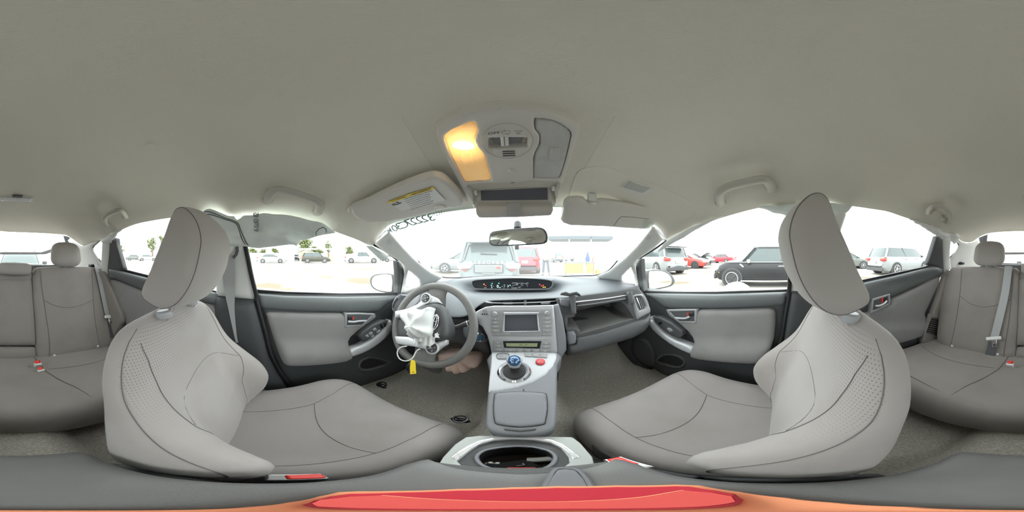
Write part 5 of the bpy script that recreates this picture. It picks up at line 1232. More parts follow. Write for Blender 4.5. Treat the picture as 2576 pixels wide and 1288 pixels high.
for k, s in enumerate(['Children can be killed or injured by the air bag.', 'The back seat is the safest place for children.', 'Never put a rear-facing child seat in the front.', 'Always use seat belts and child restraints.', 'See owner manual for more information about', 'air bags.  CHEZ VOUS / MODE D EMPLOI']):
    vtext(s, 1045 + k * 3.0, 498 + k * 4.2, .0049)
strokes('label_pictogram', [[(986, 514), (993, 517)], [(990, 512), (996, 515), (1003, 513)], [(999, 509), (1005, 512), (1010, 510)], [(996, 508), (998, 510)]], ROOF(.0503), DN, .0012, M_INK, vis, 0)
line('visor_hook', [(1092, 524), (1100, 518), (1112, 517), (1120, 520)], ROOF(.047), .003, M_LTRIM2, vis)
PV = lambda p: .51 + (.185 - p.z) * 1.35 - .30 * p.x * p.x * 1.0 - p.y
pvis = panel('sun_visor', [(1422, 506), (1431, 498), (1456, 495), (1471, 498), (1477, 506), (1495, 509), (1503, 503), (1520, 501), (1571, 509), (1622, 519), (1647, 528), (1656, 536), (1650, 547), (1646, 563), (1639, 573), (1622, 576), (1571, 573), (1520, 569), (1434, 566), (1417, 560), (1411, 552)],
             PV, Vector((0, -.8, -.6)), M_LTRIM2, None, thick=.02, step=8, dome=.008, edge=8, ang=70, label='passenger side sun visor swung half down from its clip', cat='sun visor')
line('mirror_cover_edge', [(1542, 566), (1552, 551), (1560, 544), (1570, 543), (1600, 545), (1630, 549)], PV, .0008, M_SEAM, pvis, Vector((0, -.8, -.6)), .0085)
cl = MB().box(PS(1489, 498, ROOF(.016)), (.030, .020, .030)).build('visor_clip', M_LTRIM, None, bevel=.004, label='pale plastic visor clip above the passenger side sun visor', cat='clip')
MB().ball(PS(1488, 514, PV) + Vector((0, -.012, 0)), (.013, .006, .005)).build('clip_tip', M_LTRIM, cl)
# recessed area of the passenger visor: a soft raised edge in the headliner
rl = line('visor_pocket_edge', [(1424, 520), (1436, 480), (1450, 440), (1466, 424), (1500, 417), (1540, 423), (1600, 444), (1660, 467), (1715, 495), (1735, 510)], ROOF(-.002), .005, M_LINER, None)
prop(rl, label='soft moulded edge in the headliner around the passenger visor', kind='structure'); rl.name = 'trim_30'
for s in (-1, 1):
    pts = [(1005, 290), (1035, 340), (1070, 395), (1095, 430)] if s < 0 else [(1545, 290), (1515, 340), (1480, 400), (1462, 430)]
    r_ = line('trim_31', pts, ROOF(-.004), .006, M_LINER, None); prop(r_, label='soft fold in the headliner beside the overhead console, %s side' % ('driver' if s < 0 else 'passenger'), kind='structure'); r_.name = 'trim_31' if s < 0 else 'trim_32'
vl = thing('vanity_lamp', tuple(PS(1600, 471, ROOF())), 'small unlit clear vanity lamp set in the headliner above the passenger visor', 'lamp')
roofp('lamp_frame', [(1561, 471), (1572, 463), (1583, 455), (1612, 463), (1641, 475), (1630, 482), (1617, 489), (1588, 481)], M_LTRIM, .002, vl, thick=.006, step=5, dome=.002, edge=3)
roofp('lamp_lens', [(1567, 471), (1585, 458), (1635, 475), (1616, 485)], M_LENS, .006, vl, thick=.004, step=5, dome=.002, edge=3)
rd = thing('rear_dome_lamp', tuple(PS(40, 500, ROOF())), 'rectangular rear dome lamp with a clear lens in the headliner over the back seat', 'lamp')
roofp('lamp_frame', [(-4, 492), (10, 490), (80, 493), (89, 496), (84, 509), (78, 511), (4, 508), (-4, 505)], M_LTRIM2, .002, rd, thick=.006, step=6, dome=.003, edge=3)
roofp('lamp_lens', [(0, 494), (84, 497), (79, 508), (3, 505)], M_LENS, .006, rd, thick=.004, step=6, dome=.004, edge=6)
roofp('lamp_switch', [(31, 493), (57, 494), (56, 498), (31, 497)], M_DARK2, .012, rd, thick=.006, step=4)
prop(MB().lathe([(.011, -.002), (.010, .002), (.0001, .003)], PS(380, 367, ROOF(.001)), Matrix.Rotation(PI, 3, 'X'), 20).build('headliner_button', M_LINER), label='small round fabric button in the headliner above the driver headrest', cat='button')

# grab handles
HM = mat('grab_handle_plastic', (.50, .485, .44), .5, bump=(900, .1, .0005))
for pts, lb in (([(672, 508), (678, 492), (690, 480), (706, 477), (728, 482), (752, 489), (776, 497), (794, 504), (803, 513), (803, 524), (797, 537)], 'beige grab handle above the driver side front window'),
                ([(1813, 514), (1810, 500), (1811, 486), (1822, 475), (1845, 466), (1875, 459), (1903, 453), (1922, 452), (1935, 460), (1942, 478)], 'beige grab handle above the passenger side front window'),
                ([(269, 568), (263, 556), (264, 547), (273, 539), (288, 532), (300, 529), (309, 534), (316, 546)], 'beige grab handle above the driver side rear window'),
                ([(2336, 536), (2338, 526), (2346, 519), (2357, 516), (2370, 521), (2384, 532), (2392, 541), (2392, 550), (2385, 561)], 'beige grab handle with a coat hook above the passenger side rear window')):
    n = len(pts); P = []
    for i, (a, b) in enumerate(pts):
        off = .004 + .030 * math.sin(min(1, min(i, n - 1 - i) / 2.0) * PI / 2)
        P.append(PS(a, b, ROOF(off)))
    P = catmull(P, 6)
    o = MB().tube(P, .0145, 12, flat=.65).build('grab_handle', HM, None); prop(o, label=lb, cat='handle')
    for e in (0, -1):
        MB().ball(P[e] + Vector((0, 0, .004)), (.020, .020, .014)).build('handle_foot', HM, o)
    if 'hook' in lb:
        MB().ball(PS(2372, 549, ROOF(.014)), (.010, .012, .016)).build('coat_hook', HM, o)

# inside mirror
MP = lambda p: .66 - .22 * (p.x - .03) - p.y
MN = Vector((-.22, -1, -.10)).normalized()
rm = thing('rear_view_mirror', tuple(PS(1303, 595, MP)), 'rear view mirror hanging from the windshield on a short round mount', 'mirror')
MO = [(1230, 605), (1232, 590), (1240, 582), (1291, 575), (1340, 572), (1358, 572), (1370, 577), (1377, 590), (1377, 604), (1370, 613), (1340, 616), (1261, 619), (1240, 618), (1232, 613)]
panel('mirror_housing', MO, MP, MN, M_DARK2, rm, thick=.03, step=5, dome=.002, edge=3, smooth=2)
panel('mirror_glass', [(1234, 604), (1236, 591), (1243, 585), (1291, 578), (1340, 575), (1356, 575), (1367, 580), (1373, 591), (1373, 603), (1367, 610), (1340, 613), (1261, 616), (1242, 615), (1236, 611)], MP, MN, mat('mirror_silver', (.9, .92, .92), .02, metal=1.0), rm, thick=.003, step=30, lift=.005, ang=10)
a0 = PY(1302, 566, .74); a1 = PY(1302, 578, .69)
MB().tube([PY(1302, 560, .71), PY(1302, 563, .70), PY(1302, 574, .69), PY(1302, 578, .69)], [.012, .017, .0165, .012], 18).build('mirror_mount', M_DARK, rm)
MB().box(PY(1300, 621, .675), (.017, .02, .022)).build('dimming_tab', M_SILV2, rm, bevel=.003)

# marker writing on the outside of the windshield, seen from behind
wt = []
for k, (s, u, v, sz) in enumerate([('1', 983.5, 579, .045), ('0', 993, 575, .055), ('3', 1004, 570, .06), ('C', 1017, 566, .06), ('7', 1029, 561, .06), ('2', 1041, 558, .06), ('2', 1055, 554, .06), ('2', 1069, 551, .06), ('3', 1085, 548, .065)]):
    p = PS(u, v, SHIELD(-.01)); q = PS(u + 8, v - 3, SHIELD(-.01)); w = PS(u + 4, v + 7, SHIELD(-.01))
    o = text_on('marker_digit', s, p, q - p, p - w, sz * .98, mat('marker_paint', (.26, .36, .335), .6), None, .0006, mirror=True, bold=.0006)
    prop(o, label='mirrored marker character on the windshield, %s from the driver side pillar' % ('first', 'second', 'third', 'fourth', 'fifth', 'sixth', 'seventh', 'eighth', 'ninth')[k], cat='marking', group='marker writing on the windshield')
p = PS(1097, 539, SHIELD(-.01)); q = PS(1105, 537, SHIELD(-.01)); w = PS(1099, 545, SHIELD(-.01))
prop(text_on('marker_digit', 'IGN', p, q - p, p - w, .03, MATS['marker_paint'], None, .0006, mirror=True), label='small mirrored marker letters on the windshield right below the driver visor edge', cat='marking', group='marker writing on the windshield')

# curtain airbags hanging out of the headliner
def wrk(a, f): return lambda u, v, p: a * pnoise(Vector((p.y * f, p.z * f * 2.2, 0))) + a * .6 * pnoise(Vector((p.y * f * 2.3 + 5, p.z * f * 3, 1)))
ca = panel('curtain_airbag', [(500, 540), (515, 536), (540, 536), (587, 540), (596, 552), (612, 542), (656, 539), (703, 544), (768, 557), (831, 575), (846, 585), (820, 588), (799, 593), (780, 598), (757, 604), (745, 620), (740, 618), (710, 619), (680, 620), (656, 623), (628, 622), (617, 621), (586, 625), (552, 621), (530, 600), (510, 565)],
           SIDE(.03), side_n, M_CURT, None, thick=.006, step=6, dome=.01, edge=12, fn=wrk(.045, 8), ang=60, label='pale green spent curtain airbag hanging over the driver side front window', cat='airbag')
cfn = wrk(.045, 8)
def on_ca(u, v): 
    p = PS(u, v, SIDE(.03)); return p + side_n(p) * (.0125 + cfn(u, v, p))
for dx, dy in ((0, 0), (-3.5, 5)):
    pts = catmull([Vector((a + dx * t, b + dy * (1 - t * .6), 0)) for a, b, t in [(521, 541, 0), (538, 544.5, 0), (568, 551, .2), (594, 561, .6), (602, 568, 1), (605, 578, 1), (611, 592, 1.6), (620, 611, 1.9), (626, 620, 2)]], 5)
    MB().tube([on_ca(p.x, p.y) for p in pts], .0013, 5).build('stitching', M_INK, ca)
MB().tube([on_ca(a, b) for a, b in [(795, 594), (793, 587), (798, 580), (808, 577), (817, 580), (820, 586)]], .0012, 5).build('stitching', M_INK, ca)
for k, ch in enumerate('6 1210 82'):
    if ch != ' ': text_on('print', ch, on_ca(646 - (1 if k else 0), 581 - k * 4.9) + side_n(Vector((-1, 0, 0))) * .0015, (0, .03, 1), (0, -1, 0), .026, M_CONS, ca, .0012)
for k, ch in enumerate('>MQ<'):
    text_on('print', ch, on_ca(536 + k * 6, 571 + k * 1.2) + side_n(Vector((-1, 0, 0))) * .0015, (0, 1, -.15), (0, 0.1, 1), .028, M_CONS, ca, .0012)
for ol, sf, lb in (([(922, 618), (936, 619), (955, 630), (972, 638), (979, 644), (972, 651), (965, 657), (954, 650), (940, 637)], .0, 'pale green airbag end showing below the driver side windshield pillar'),
                   ([(1655, 634), (1668, 612), (1690, 598), (1729, 576), (1779, 556), (1815, 543), (1800, 551), (1765, 569), (1735, 587), (1712, 600), (1690, 612), (1668, 626)], .01, 'thin rolled curtain airbag edge along the passenger side front window'),
                   ([(1903, 521), (1950, 514), (2000, 510), (2077, 512), (2146, 516), (2135, 531), (2110, 548), (2085, 562), (2040, 560), (2000, 548), (1977, 542), (1950, 534), (1925, 527)], .02, 'pale curtain airbag fold behind the passenger headrest'),
                   ([(2290, 550), (2316, 558), (2349, 568), (2368, 583), (2381, 585), (2403, 591), (2411, 598), (2412, 607), (2402, 614), (2392, 604), (2370, 597), (2352, 592), (2325, 572)], .02, 'white airbag cloth over the passenger side rear pillar'),
                   ([(303, 578), (296, 586), (292, 595), (284, 605), (277, 611), (267, 612), (256, 611), (250, 607), (262, 600), (277, 594), (290, 584)], .02, 'white airbag cloth over the driver side rear pillar')):
    panel('curtain_airbag', ol, SIDE(sf), side_n, M_CURT if 'green' in lb or 'pale' in lb else M_BAG, None, thick=.006, step=5, dome=.012 if 'cloth' in lb or 'fold' in lb else .004, edge=8, fn=wrk(.02, 12) if 'cloth' in lb or 'fold' in lb else wrk(.006, 14), ang=60, label=lb, cat='airbag')

# seat belts
def ribbon(name, left, right, F, n, m, par=None, lift=0, **k):
    L_ = catmull([PS(a, b, F) + (n(PS(a, b, F)) if callable(n) else n) * lift for a, b in left], 6)
    R_ = catmull([PS(a, b, F) + (n(PS(a, b, F)) if callable(n) else n) * lift for a, b in right], 6)
    nn = n(L_[0]) if callable(n) else n
    rows = []
    for a, b in zip(L_, R_): rows.append([a, a.lerp(b, .5), b, b - nn * .002, a - nn * .002])
    return MB().loft(rows).build(name, m, par, **k)
sb = ribbon('seat_belt', [(559, 642), (560, 690), (565, 735), (575, 780), (588, 840), (593, 862)], [(589, 642), (591, 690), (591, 735), (590, 780), (595, 840), (599, 862)], SIDE(.05), side_n, M_BELT, None,
            label='grey driver seat belt running down the door pillar', cat='seat belt')
panel('belt_guide', [(553, 620), (570, 618), (589, 620), (587, 632), (578, 641), (557, 644)], SIDE(.055), side_n, M_LTRIM, sb, thick=.02, step=5, dome=.008, edge=5)
MB().tube([PS(a, b, SIDE(.055)) for a, b in [(588, 648), (594, 640), (597, 630), (596, 622)]], .006, 8).build('guide_loop', M_DARK2, sb)
ribbon('lap_belt', [(652, 972), (672, 984), (694, 996)], [(644, 984), (660, 992), (680, 1000)], SIDE(.06), side_n, M_BELT, sb)
dbu = ribbon('seat_belt', [(229, 669), (240, 720), (251, 775), (257, 799)], [(246, 671), (258, 720), (270, 775), (275, 796)], RBK, RBN, M_BELT, None, lift=.052, label='grey rear seat belt over the driver side rear backrest', cat='seat belt')
ribbon('belt_end', [(262, 800), (266, 826), (270, 850)], [(274, 798), (280, 822), (284, 850)], RBK, RBN, M_DARK2, dbu, lift=.046)
def tongue(u, v, par, s=1):
    c = PS(u, v, RBK) + RBN * .058; R = RBN.to_track_quat('Z', 'Y').to_matrix()
    c2 = PS(u + 2, v + 16, RBK) + RBN * .058; dn_ = (c2 - c).normalized(); rt = RBN.cross(dn_).normalized(); M3 = Matrix((rt, dn_, RBN)).transposed()
    MB().box(c, (.088, .022, .012), M3).build('tongue_grip', M_LTRIM, par, bevel=.006, seg=3)
    MB().box(c + dn_ * .030, (.030, .050, .004), M3).build('tongue_plate', M_CHROME, par, bevel=.004)
    MB().box(c + dn_ * .042 + RBN * .001, (.010, .010, .004), M3).build('tongue_slot', M_INK, par)
tongue(266, 798, dbu)
pbu = ribbon('seat_belt', [(2531, 675), (2522, 740), (2508, 800), (2496, 848)], [(2549, 676), (2541, 740), (2528, 800), (2515, 851)], RBK, RBN, M_BELT, None, lift=.052, label='grey rear seat belt over the passenger side rear backrest', cat='seat belt')
ribbon('belt_end', [(2491, 858), (2486, 880), (2480, 902)], [(2513, 862), (2508, 885), (2502, 905)], RBK, RBN, M_DARK2, pbu, lift=.046)
tongue(2505, 849, pbu)
def buckle(u, v, z, label, yaw=0, sc=1.0):
    p = PS(u, v, lambda q: q.z - z); d = (CAM - p); R = Matrix.Rotation(yaw, 3, 'Z') @ Matrix.Rotation(math.radians(-25), 3, 'X')
    o = MB().box(p + Vector((0, 0, -.025)), (.034 * sc, .018 * sc, .055), R).build('belt_buckle', M_LTRIM, None, bevel=.004, label=label, cat='belt buckle')
    o['group'] = 'seat belt buckles'
    MB().box(p + R @ Vector((0, .002, .004)), (.028 * sc, .017 * sc, .012), R).build('release_button', M_RED, o, bevel=.002, label='red release button')
    MB().box(p + R @ Vector((-.009 * sc, .002, .0075)), (.004, .012, .006), R).build('slot', M_INK, o)
    return o
buckle(94, 911, -.575, 'red buckle beside the centre rear seat, taller of the pair on the driver side', .1, 1.0)
buckle(101, 927, -.585, 'red buckle beside the centre rear seat, shorter of the pair on the driver side', .3, .9)
buckle(2542, 912, -.575, 'single red buckle on the rear bench, passenger side of the centre seat', -.1, 1.0)
for s, q, lb in ((-1, (770, 1203), 'red buckle between the driver seat and the armrest'), (1, (1565, 1167), 'red buckle between the passenger seat and the armrest')):
    p = PX(q[0], q[1], s * .118) if s < 0 else PZ(q[0], q[1], -.462)
    o = MB().box(p + Vector((0, -.02, -.04)), (.020, .05, .11), Matrix.Rotation(-.25, 3, 'X')).build('belt_buckle', M_DARK2, None, bevel=.005, label=lb, cat='belt buckle', group='seat belt buckles')
    R = Matrix.Rotation(-.25, 3, 'X')
    MB().box(p + R @ Vector((0, -.012, .018)), (.021, .046, .006), R).build('buckle_frame', M_CHROME, o, bevel=.002)
    MB().box(p + R @ Vector((0, -.006, .020)), (.016, .030, .008), R).build('release_button', M_RED, o, bevel=.003, label='red release button')
# vent grille beside the rear seat, belt slots on the parcel trim
vg = thing('side_grille', tuple(PS(2346, 820, SIDE(.03))), 'grey slatted air intake grille beside the passenger side rear backrest', 'grille')
panel('grille_panel', [(2340, 790), (2372, 792), (2364, 830), (2360, 866), (2320, 862), (2326, 835), (2336, 812)], SIDE(.058), side_n, mat('grille_grey', (.22, .21, .20), .6), vg, thick=.02, step=5, dome=.004, edge=4)
panel('grille_opening', [(2345, 799), (2361, 801), (2356, 844), (2331, 837), (2338, 815)], SIDE(.064), side_n, M_BLACK, vg, thick=.006, step=5)
for k in range(8): line('grille_slat', [(2344 - k * 1.5, 801 + k * 5), (2361 - k * .7, 804 + k * 5.2)], SIDE(.068), .002, MATS['grille_grey'], vg)
for u, v, lb in ((2417, 662, 'black belt slot in the passenger side rear quarter trim'), (232, 668, 'black belt slot in the driver side rear quarter trim')):
    p = PS(u, v, QF)
    o = MB().box(p + Vector((-.01 if u > 1288 else .01, 0.02, 0)), (.05, .05, .022)).build('belt_slot', M_GLOSSB, None, bevel=.006, label=lb, cat='belt slot')
# lettering on the pillars
for u, v, s in ((979, 610, -1), (1630, 598, 1)):
    p = PS(u, v, lambda q: AP(q) ); n = ap_n(p)
    X = Vector((s * .0, 0, 0)); X = n.cross(UPV) * -1
    text_on('pillar_lettering', 'SRS\nCURTAIN\nAIRBAG', p + n * .030, X, (0, 0, 1), .0070, M_SILV2, bpy.data.objects['trim_7' if s < 0 else 'trim_8'], .0003)
# ------------------------------------------------------------------ the lot outside (levelled to the true horizontal)
GZ = -1.11
LV4 = Matrix.Translation(CAM) @ LEVEL.to_4x4()
def polar(u, d, z=GZ):
    lo = (u / W_PX - .5) * 2 * PI; return Vector((d * math.sin(lo), d * math.cos(lo), z))
def outside(name, label, cat, pos, head, group=None, kind=None):
    """Empty on the ground; parts are built around the origin"""
    o = bpy.data.objects.new(name, None); COL.objects.link(o); o.matrix_world = LV4 @ Matrix.Translation(pos) @ Matrix.Rotation(head, 4, 'Z')
    ROOTINV[o] = Matrix.Identity(4)
    return prop(o, label, cat, group, kind)
M_GROUND = mat('lot_ground', (.46, .445, .40), .95, bump=(30, .4, .01), var=(.4, (.15, .12, .08), .45, .62, 8))
g = MB(); N = 40
g.grid([[Vector((-120 + 240 * i / N, -120 + 240 * j / N, 0)) for i in range(N + 1)] for j in range(N + 1)])
go = g.build('ground', M_GROUND, None, label='pale dusty concrete lot around the car', kind='structure')
go.matrix_world = LV4 @ Matrix.Translation((0, 0, GZ))
M_TIRE = mat('tire_rubber', (.035, .035, .036), .8); M_ALLOY = mat('alloy_rim', (.55, .55, .57), .35, metal=.6)
M_CGLASS = mat('car_window_dark', (.07, .09, .09), .15, coat=.2); M_CTRIM = mat('car_black_trim', (.06, .062, .065), .6)
M_TAIL = mat('tail_lamp_red', (.70, .05, .04), .25); M_HEADL = mat('head_lamp_clear', (.75, .77, .78), .15, coat=.6); M_AMB = mat('amber_lamp', (.95, .36, .04), .3)
M_PLATE = mat('plate_white', (.75, .75, .75), .5)
def paint(n, c): return mat('paint_' + n, c, .32, coat=.25)
# profile: deck height against x (front is +x), greenhouse corners
KINDS = {
 'sedan': dict(L=4.6, W=1.80, deck=[(-2.3, .60), (-2.22, .95), (-1.5, 1.02), (-.9, 1.0), (.75, .98), (1.5, .90), (2.15, .74), (2.3, .50)], gh=[(-1.75, -1.0), (1.15, .25)], H=1.44, wb=2.7, wr=.325),
 'suv': dict(L=4.6, W=1.88, deck=[(-2.3, .55), (-2.25, 1.0), (-2.1, 1.10), (-.9, 1.10), (.85, 1.08), (1.7, 1.0), (2.2, .84), (2.3, .5)], gh=[(-2.2, -1.85), (1.25, .45)], H=1.68, wb=2.7, wr=.36),
 'mini': dict(L=3.95, W=1.72, deck=[(-1.97, .6), (-1.9, .92), (-1.0, .95), (.85, .95), (1.5, .90), (1.85, .74), (1.97, .52)], gh=[(-1.85, -1.65), (1.0, .45)], H=1.47, wb=2.5, wr=.325),
 'pickup': dict(L=5.6, W=1.95, deck=[(-2.8, .8), (-2.75, 1.05), (-1.0, 1.08), (.9, 1.1), (1.9, 1.05), (2.7, .95), (2.8, .6)], gh=[(-.9, -.7), (1.25, .55)], H=1.8, wb=3.5, wr=.38)}
def car(kind, label, pos, head, pm, name='car', cat='car', cut=None, rimm=None, spokes=10, detail=(), sx=1.0, group='cars standing in the lot'):
    k = KINDS[kind]; r = outside(name, label, cat, pos, head, group)
    L2 = k['L'] / 2; W2 = k['W'] / 2
    rings = []
    for i in range(41):
        x = -L2 + k['L'] * i / 40; top = lerp_tab(k['deck'], x); e = 1 - abs(x) / L2
        w = W2 * (1 - .30 * max(0, 1 - e / .16) ** 2.2); bot = .20 + .10 * max(0, 1 - e / .12)
        pr = [(.0, bot), (.70, bot), (.93, bot + .06), (1.0, bot + .25), (1.0, (bot + top) / 2 + .08), (.985, top - .16), (.95, top - .05), (.86, top - .01), (.5, top + .02), (0, top + .03)]
        rings.append([Vector((x, w * a, z)) for a, z in pr] + [Vector((x, -w * a, z)) for a, z in reversed(pr[1:-1])])
    MB().loft(rings).build('body', pm, r, ang=50)
    (xb, tb), (xf, tf) = k['gh']; belt = max(z for x, z in k['deck']) - .06; H = k['H']
    def plan(x0, x1, w, z, n=3.2):
        c = (x0 + x1) / 2; a = (x1 - x0) / 2
        return [Vector((c + a * sgp(math.cos(q), .28), w * sgp(math.sin(q), .28), z)) for q in [2 * PI * j / 48 for j in range(48)]]
    lv = [(belt, 0), (belt + (H - belt) * .78, .78)]
    gl_ = [plan(xb + (tb - xb) * t, xf + (tf - xf) * t, W2 * (.93 - .17 * t), z) for z, t in [(belt, 0), (belt + (H - belt) * .4, .4), (belt + (H - belt) * .86, .86)]]
    MB().loft(gl_).build('windows', M_CGLASS, r, ang=50)
    rf = [plan(xb + (tb - xb) * t, xf + (tf - xf) * t, W2 * (.93 - .17 * t) * s, z) for z, t, s in [(belt + (H - belt) * .84, .84, 1.012), (belt + (H - belt) * .93, .93, 1.0), (H - .02, 1.02, .93), (H, 1.1, .7)]]
    MB().loft(rf).build('roof', pm, r, ang=50)
    for s in (-1, 1):
        for xx, tt, rr in ((xf - .02, tf, .035), (xb + .02, tb, .06), ((xb + xf) / 2 - .05, (tb + tf) / 2 - .05, .035)):
            MB().tube([Vector((xx - (.05 if xx > 0 else -.05), s * W2 * .90, belt - .02)), Vector((tt, s * W2 * .77, H - .06))], rr, 8).build('pillar', pm if rr > .04 else (M_CTRIM if xx < xf - .5 else pm), r)
        MB().ball((xf - .35, s * (W2 + .09), belt + .04), (.07, .10, .07), e=.7).build('side_mirror', M_CTRIM if kind != 'mini' else M_CHROME, r)
        for hx in (-.45, .55) if kind != 'mini' else (-.35,):
            MB().box((hx - .1, s * (W2 + .005), belt - .13), (.20, .03, .03)).build('door_handle', M_CHROME if kind == 'mini' else pm, r, bevel=.01)
        MB().ball((L2 - .20, s * W2 * .72, lerp_tab(k['deck'], L2 - .25) - .12), (.19, .19, .10), e=.7).build('headlight', M_HEADL, r)
        MB().ball((-L2 + .12, s * W2 * .76, belt - .12), (.14, .22, .09), e=.6).build('taillight', M_TAIL, r)
        for wx_ in (-k['wb'] / 2, k['wb'] / 2):
            c = Vector((wx_, s * (W2 - .10), k['wr'])); Rx = Matrix.Rotation(PI / 2, 3, 'X')
            MB().lathe([(k['wr'] * 1.14, -.12), (k['wr'] * 1.14, .112), (k['wr'] * .9, .114)], c, Rx if s < 0 else Rx @ Matrix.Rotation(PI, 3, 'X'), 32).build('wheel_arch', M_CTRIM, r)
            wh = MB().lathe([(k['wr'] * .62, -.10), (k['wr'] * .96, -.10), (k['wr'], -.06), (k['wr'], .10), (k['wr'] * .95, .135), (k['wr'] * .68, .137), (k['wr'] * .66, .10)], c, Rx if s < 0 else Rx @ Matrix.Rotation(PI, 3, 'X'), 32).build('wheel', M_TIRE, r)
            rim = MB(); Rr = Rx if s < 0 else Rx @ Matrix.Rotation(PI, 3, 'X')
            rim.lathe([(k['wr'] * .69, .06), (k['wr'] * .69, .138), (k['wr'] * .64, .140), (k['wr'] * .62, .08)], c, Rr, 32)
            for q in range(spokes // 2 if spokes > 6 else spokes):
                a = 2 * PI * q / (spokes // 2 if spokes > 6 else spokes)
                rim.tube([c + Rr @ Vector((math.cos(a) * t * k['wr'], math.sin(a) * t * k['wr'], .115)) for t in (.08, .66)], [.035, .028], 8, flat=.5)
            rim.lathe([(.06, .10), (.06, .13), (.0001, .135)], c, Rr, 16)
            rim.build('rim', rimm or M_ALLOY, wh)
    MB().box((L2 - .03, 0, .36), (.10, k['W'] * .78, .20)).build('front_bumper', M_CTRIM, r, bevel=.03)
    MB().box((-L2 + .03, 0, .36), (.10, k['W'] * .84, .20)).build('rear_bumper', M_CTRIM, r, bevel=.03)
    MB().box((L2 - .04, 0, lerp_tab(k['deck'], L2 - .1) - .20), (.08, k['W'] * .5, .12)).build('grille', M_CTRIM, r, bevel=.02)
    MB().box((-L2 - .005, 0, belt - .28), (.03, .36, .16)).build('licence_plate', M_PLATE, r, bevel=.005)
    return r
def aim(u, turn=0):      # heading so that the car shows its side, nose to the right in the picture; turn swings the nose away from us
    lo = (u / W_PX - .5) * 2 * PI; return -lo + turn
# seen through the driver side front window
car('sedan', 'white sedan seen side-on through the driver side front window, leftmost car there', polar(683, 26.0), aim(683), paint('white', (.40, .40, .41)))
car('suv', 'dark olive SUV seen side-on through the driver side front window', polar(795, 26.5), aim(795), paint('olive', (.055, .055, .04)))
car('suv', 'dark pickup shaped car facing the driver side window, under the steel canopy', polar(743, 41), aim(743) - PI / 2, paint('greenblack', (.07, .075, .06)))
car('pickup', 'long white work truck at the right of the driver side front window', polar(912, 26), aim(912), paint('truckwhite', (.42, .43, .42)), cat='truck', name='truck')
car('sedan', 'pale sedan at the far right edge of the driver side front window', polar(992, 31), aim(992), paint('palesilver', (.32, .32, .32)))
# through the rear left window
car('sedan', 'small pale car seen through the driver side rear window, nearest to the dark wall', polar(372, 38), aim(372), paint('palesilver', (.32, .32, .32)))
car('sedan', 'grey car seen through the driver side rear window, left of the pale one', polar(340, 40), aim(340), paint('grey', (.14, .15, .14)))
# through the windshield
PB = paint('discovery', (.10, .12, .125))
dv = car('suv', 'large dark grey SUV close in front of the windshield, seen from behind', polar(1233, 6.95, GZ - .10), aim(1233) + PI / 2 - .02, PB, spokes=5)
L2 = 2.3
for k_, ch_ in enumerate('DISCOVERY'): text_on('tailgate_letter', ch_, Vector((-L2 - .015, .52 - k_ * .13, 1.02)), (0, -1, 0), (0, 0, 1), .125, M_HEADL, dv, .01)
for c_ in list(dv.children):
    if c_.name.startswith('taillight'): c_.data.materials[0] = M_HEADL
    if c_.name.startswith('licence_plate'): c_.data.materials[0] = paint('pale_panel', (.15, .16, .165))
MB().box((-L2 - .0, 0, .86), (.04, .86, .26)).build('plate_recess', M_CTRIM, dv, bevel=.02)
MB().box((-L2 - .02, 0, .84), (.04, .78, .22)).build('pale_panel', paint('pale_panel', (.15, .16, .165)), dv, bevel=.02)
MB().ball((-L2 - .045, -.28, .88), (.01, .06, .035)).build('red_badge', M_TAIL, dv)
for s in (-1, 1):
    MB().tube([Vector((-L2 + .02, s * .70 + .10 * math.cos(q), .88 + .10 * math.sin(q))) for q in [2 * PI * j / 20 for j in range(20)]], .014, 6, closed=True).build('lamp_ring', M_TAIL, dv)
MB().box((-2.10, 0, 1.28), (.03, .5, .03), Matrix.Rotation(.05, 3, 'X')).build('rear_wiper', M_CTRIM, dv)
MB().box((-2.05, 0, 1.62), (.35, 1.35, .04)).build('roof_spoiler', PB, dv, bevel=.015)
car('sedan', 'silver sedan left of the large dark SUV, its front wheel showing', polar(1172, 11.2), aim(1172) + PI, paint('silver', (.22, .235, .24)))
car('suv', 'red SUV seen from behind, right of the large dark SUV', polar(1320, 11.9), aim(1320) + PI / 2, paint('red', (.52, .03, .05)))
car('suv', 'small grey car beyond the standing person', polar(1392, 30), aim(1392) + PI / 2 + .5, paint('grey', (.14, .15, .14)))
car('sedan', 'white car beyond the yellow table', polar(1424, 36), aim(1424) + PI / 2 + .5, paint('white', (.40, .40, .41)))
# through the passenger front window
sv = car('suv', 'silver SUV with red tail lamps at the left of the passenger side front window', polar(1655, 11.4), aim(1655) + PI / 2 + .55, paint('silver', (.22, .235, .24)), spokes=10)
MB().box((-2.10, 0, 1.66), (.40, 1.40, .04)).build('roof_spoiler', M_CTRIM, sv, bevel=.015)
car('sedan', 'bright red sedan with a crumpled white bonnet, right behind the silver SUV', polar(1722, 15.5), aim(1708) - .45, paint('brightred', (.72, .06, .05)), rimm=M_CTRIM)
wk = car('sedan', 'dark wrecked sedan with an open bonnet between the two red cars', polar(1752, 21), aim(1745) - .5, paint('dark', (.05, .055, .06)))
MB().box((1.35, 0, 1.25), (1.0, 1.4, .04), Matrix.Rotation(-.55, 3, 'Y')).build('open_bonnet', MATS['paint_dark'], wk, bevel=.01)
car('sedan', 'dark red sedan far off in the middle of the passenger side front window', polar(1815, 26), aim(1815) - .55 + PI, paint('red', (.52, .03, .05)))
car('sedan', 'white sedan far off behind the dark wrecked one', polar(1785, 33), aim(1775) - .4, paint('white', (.40, .40, .41)))
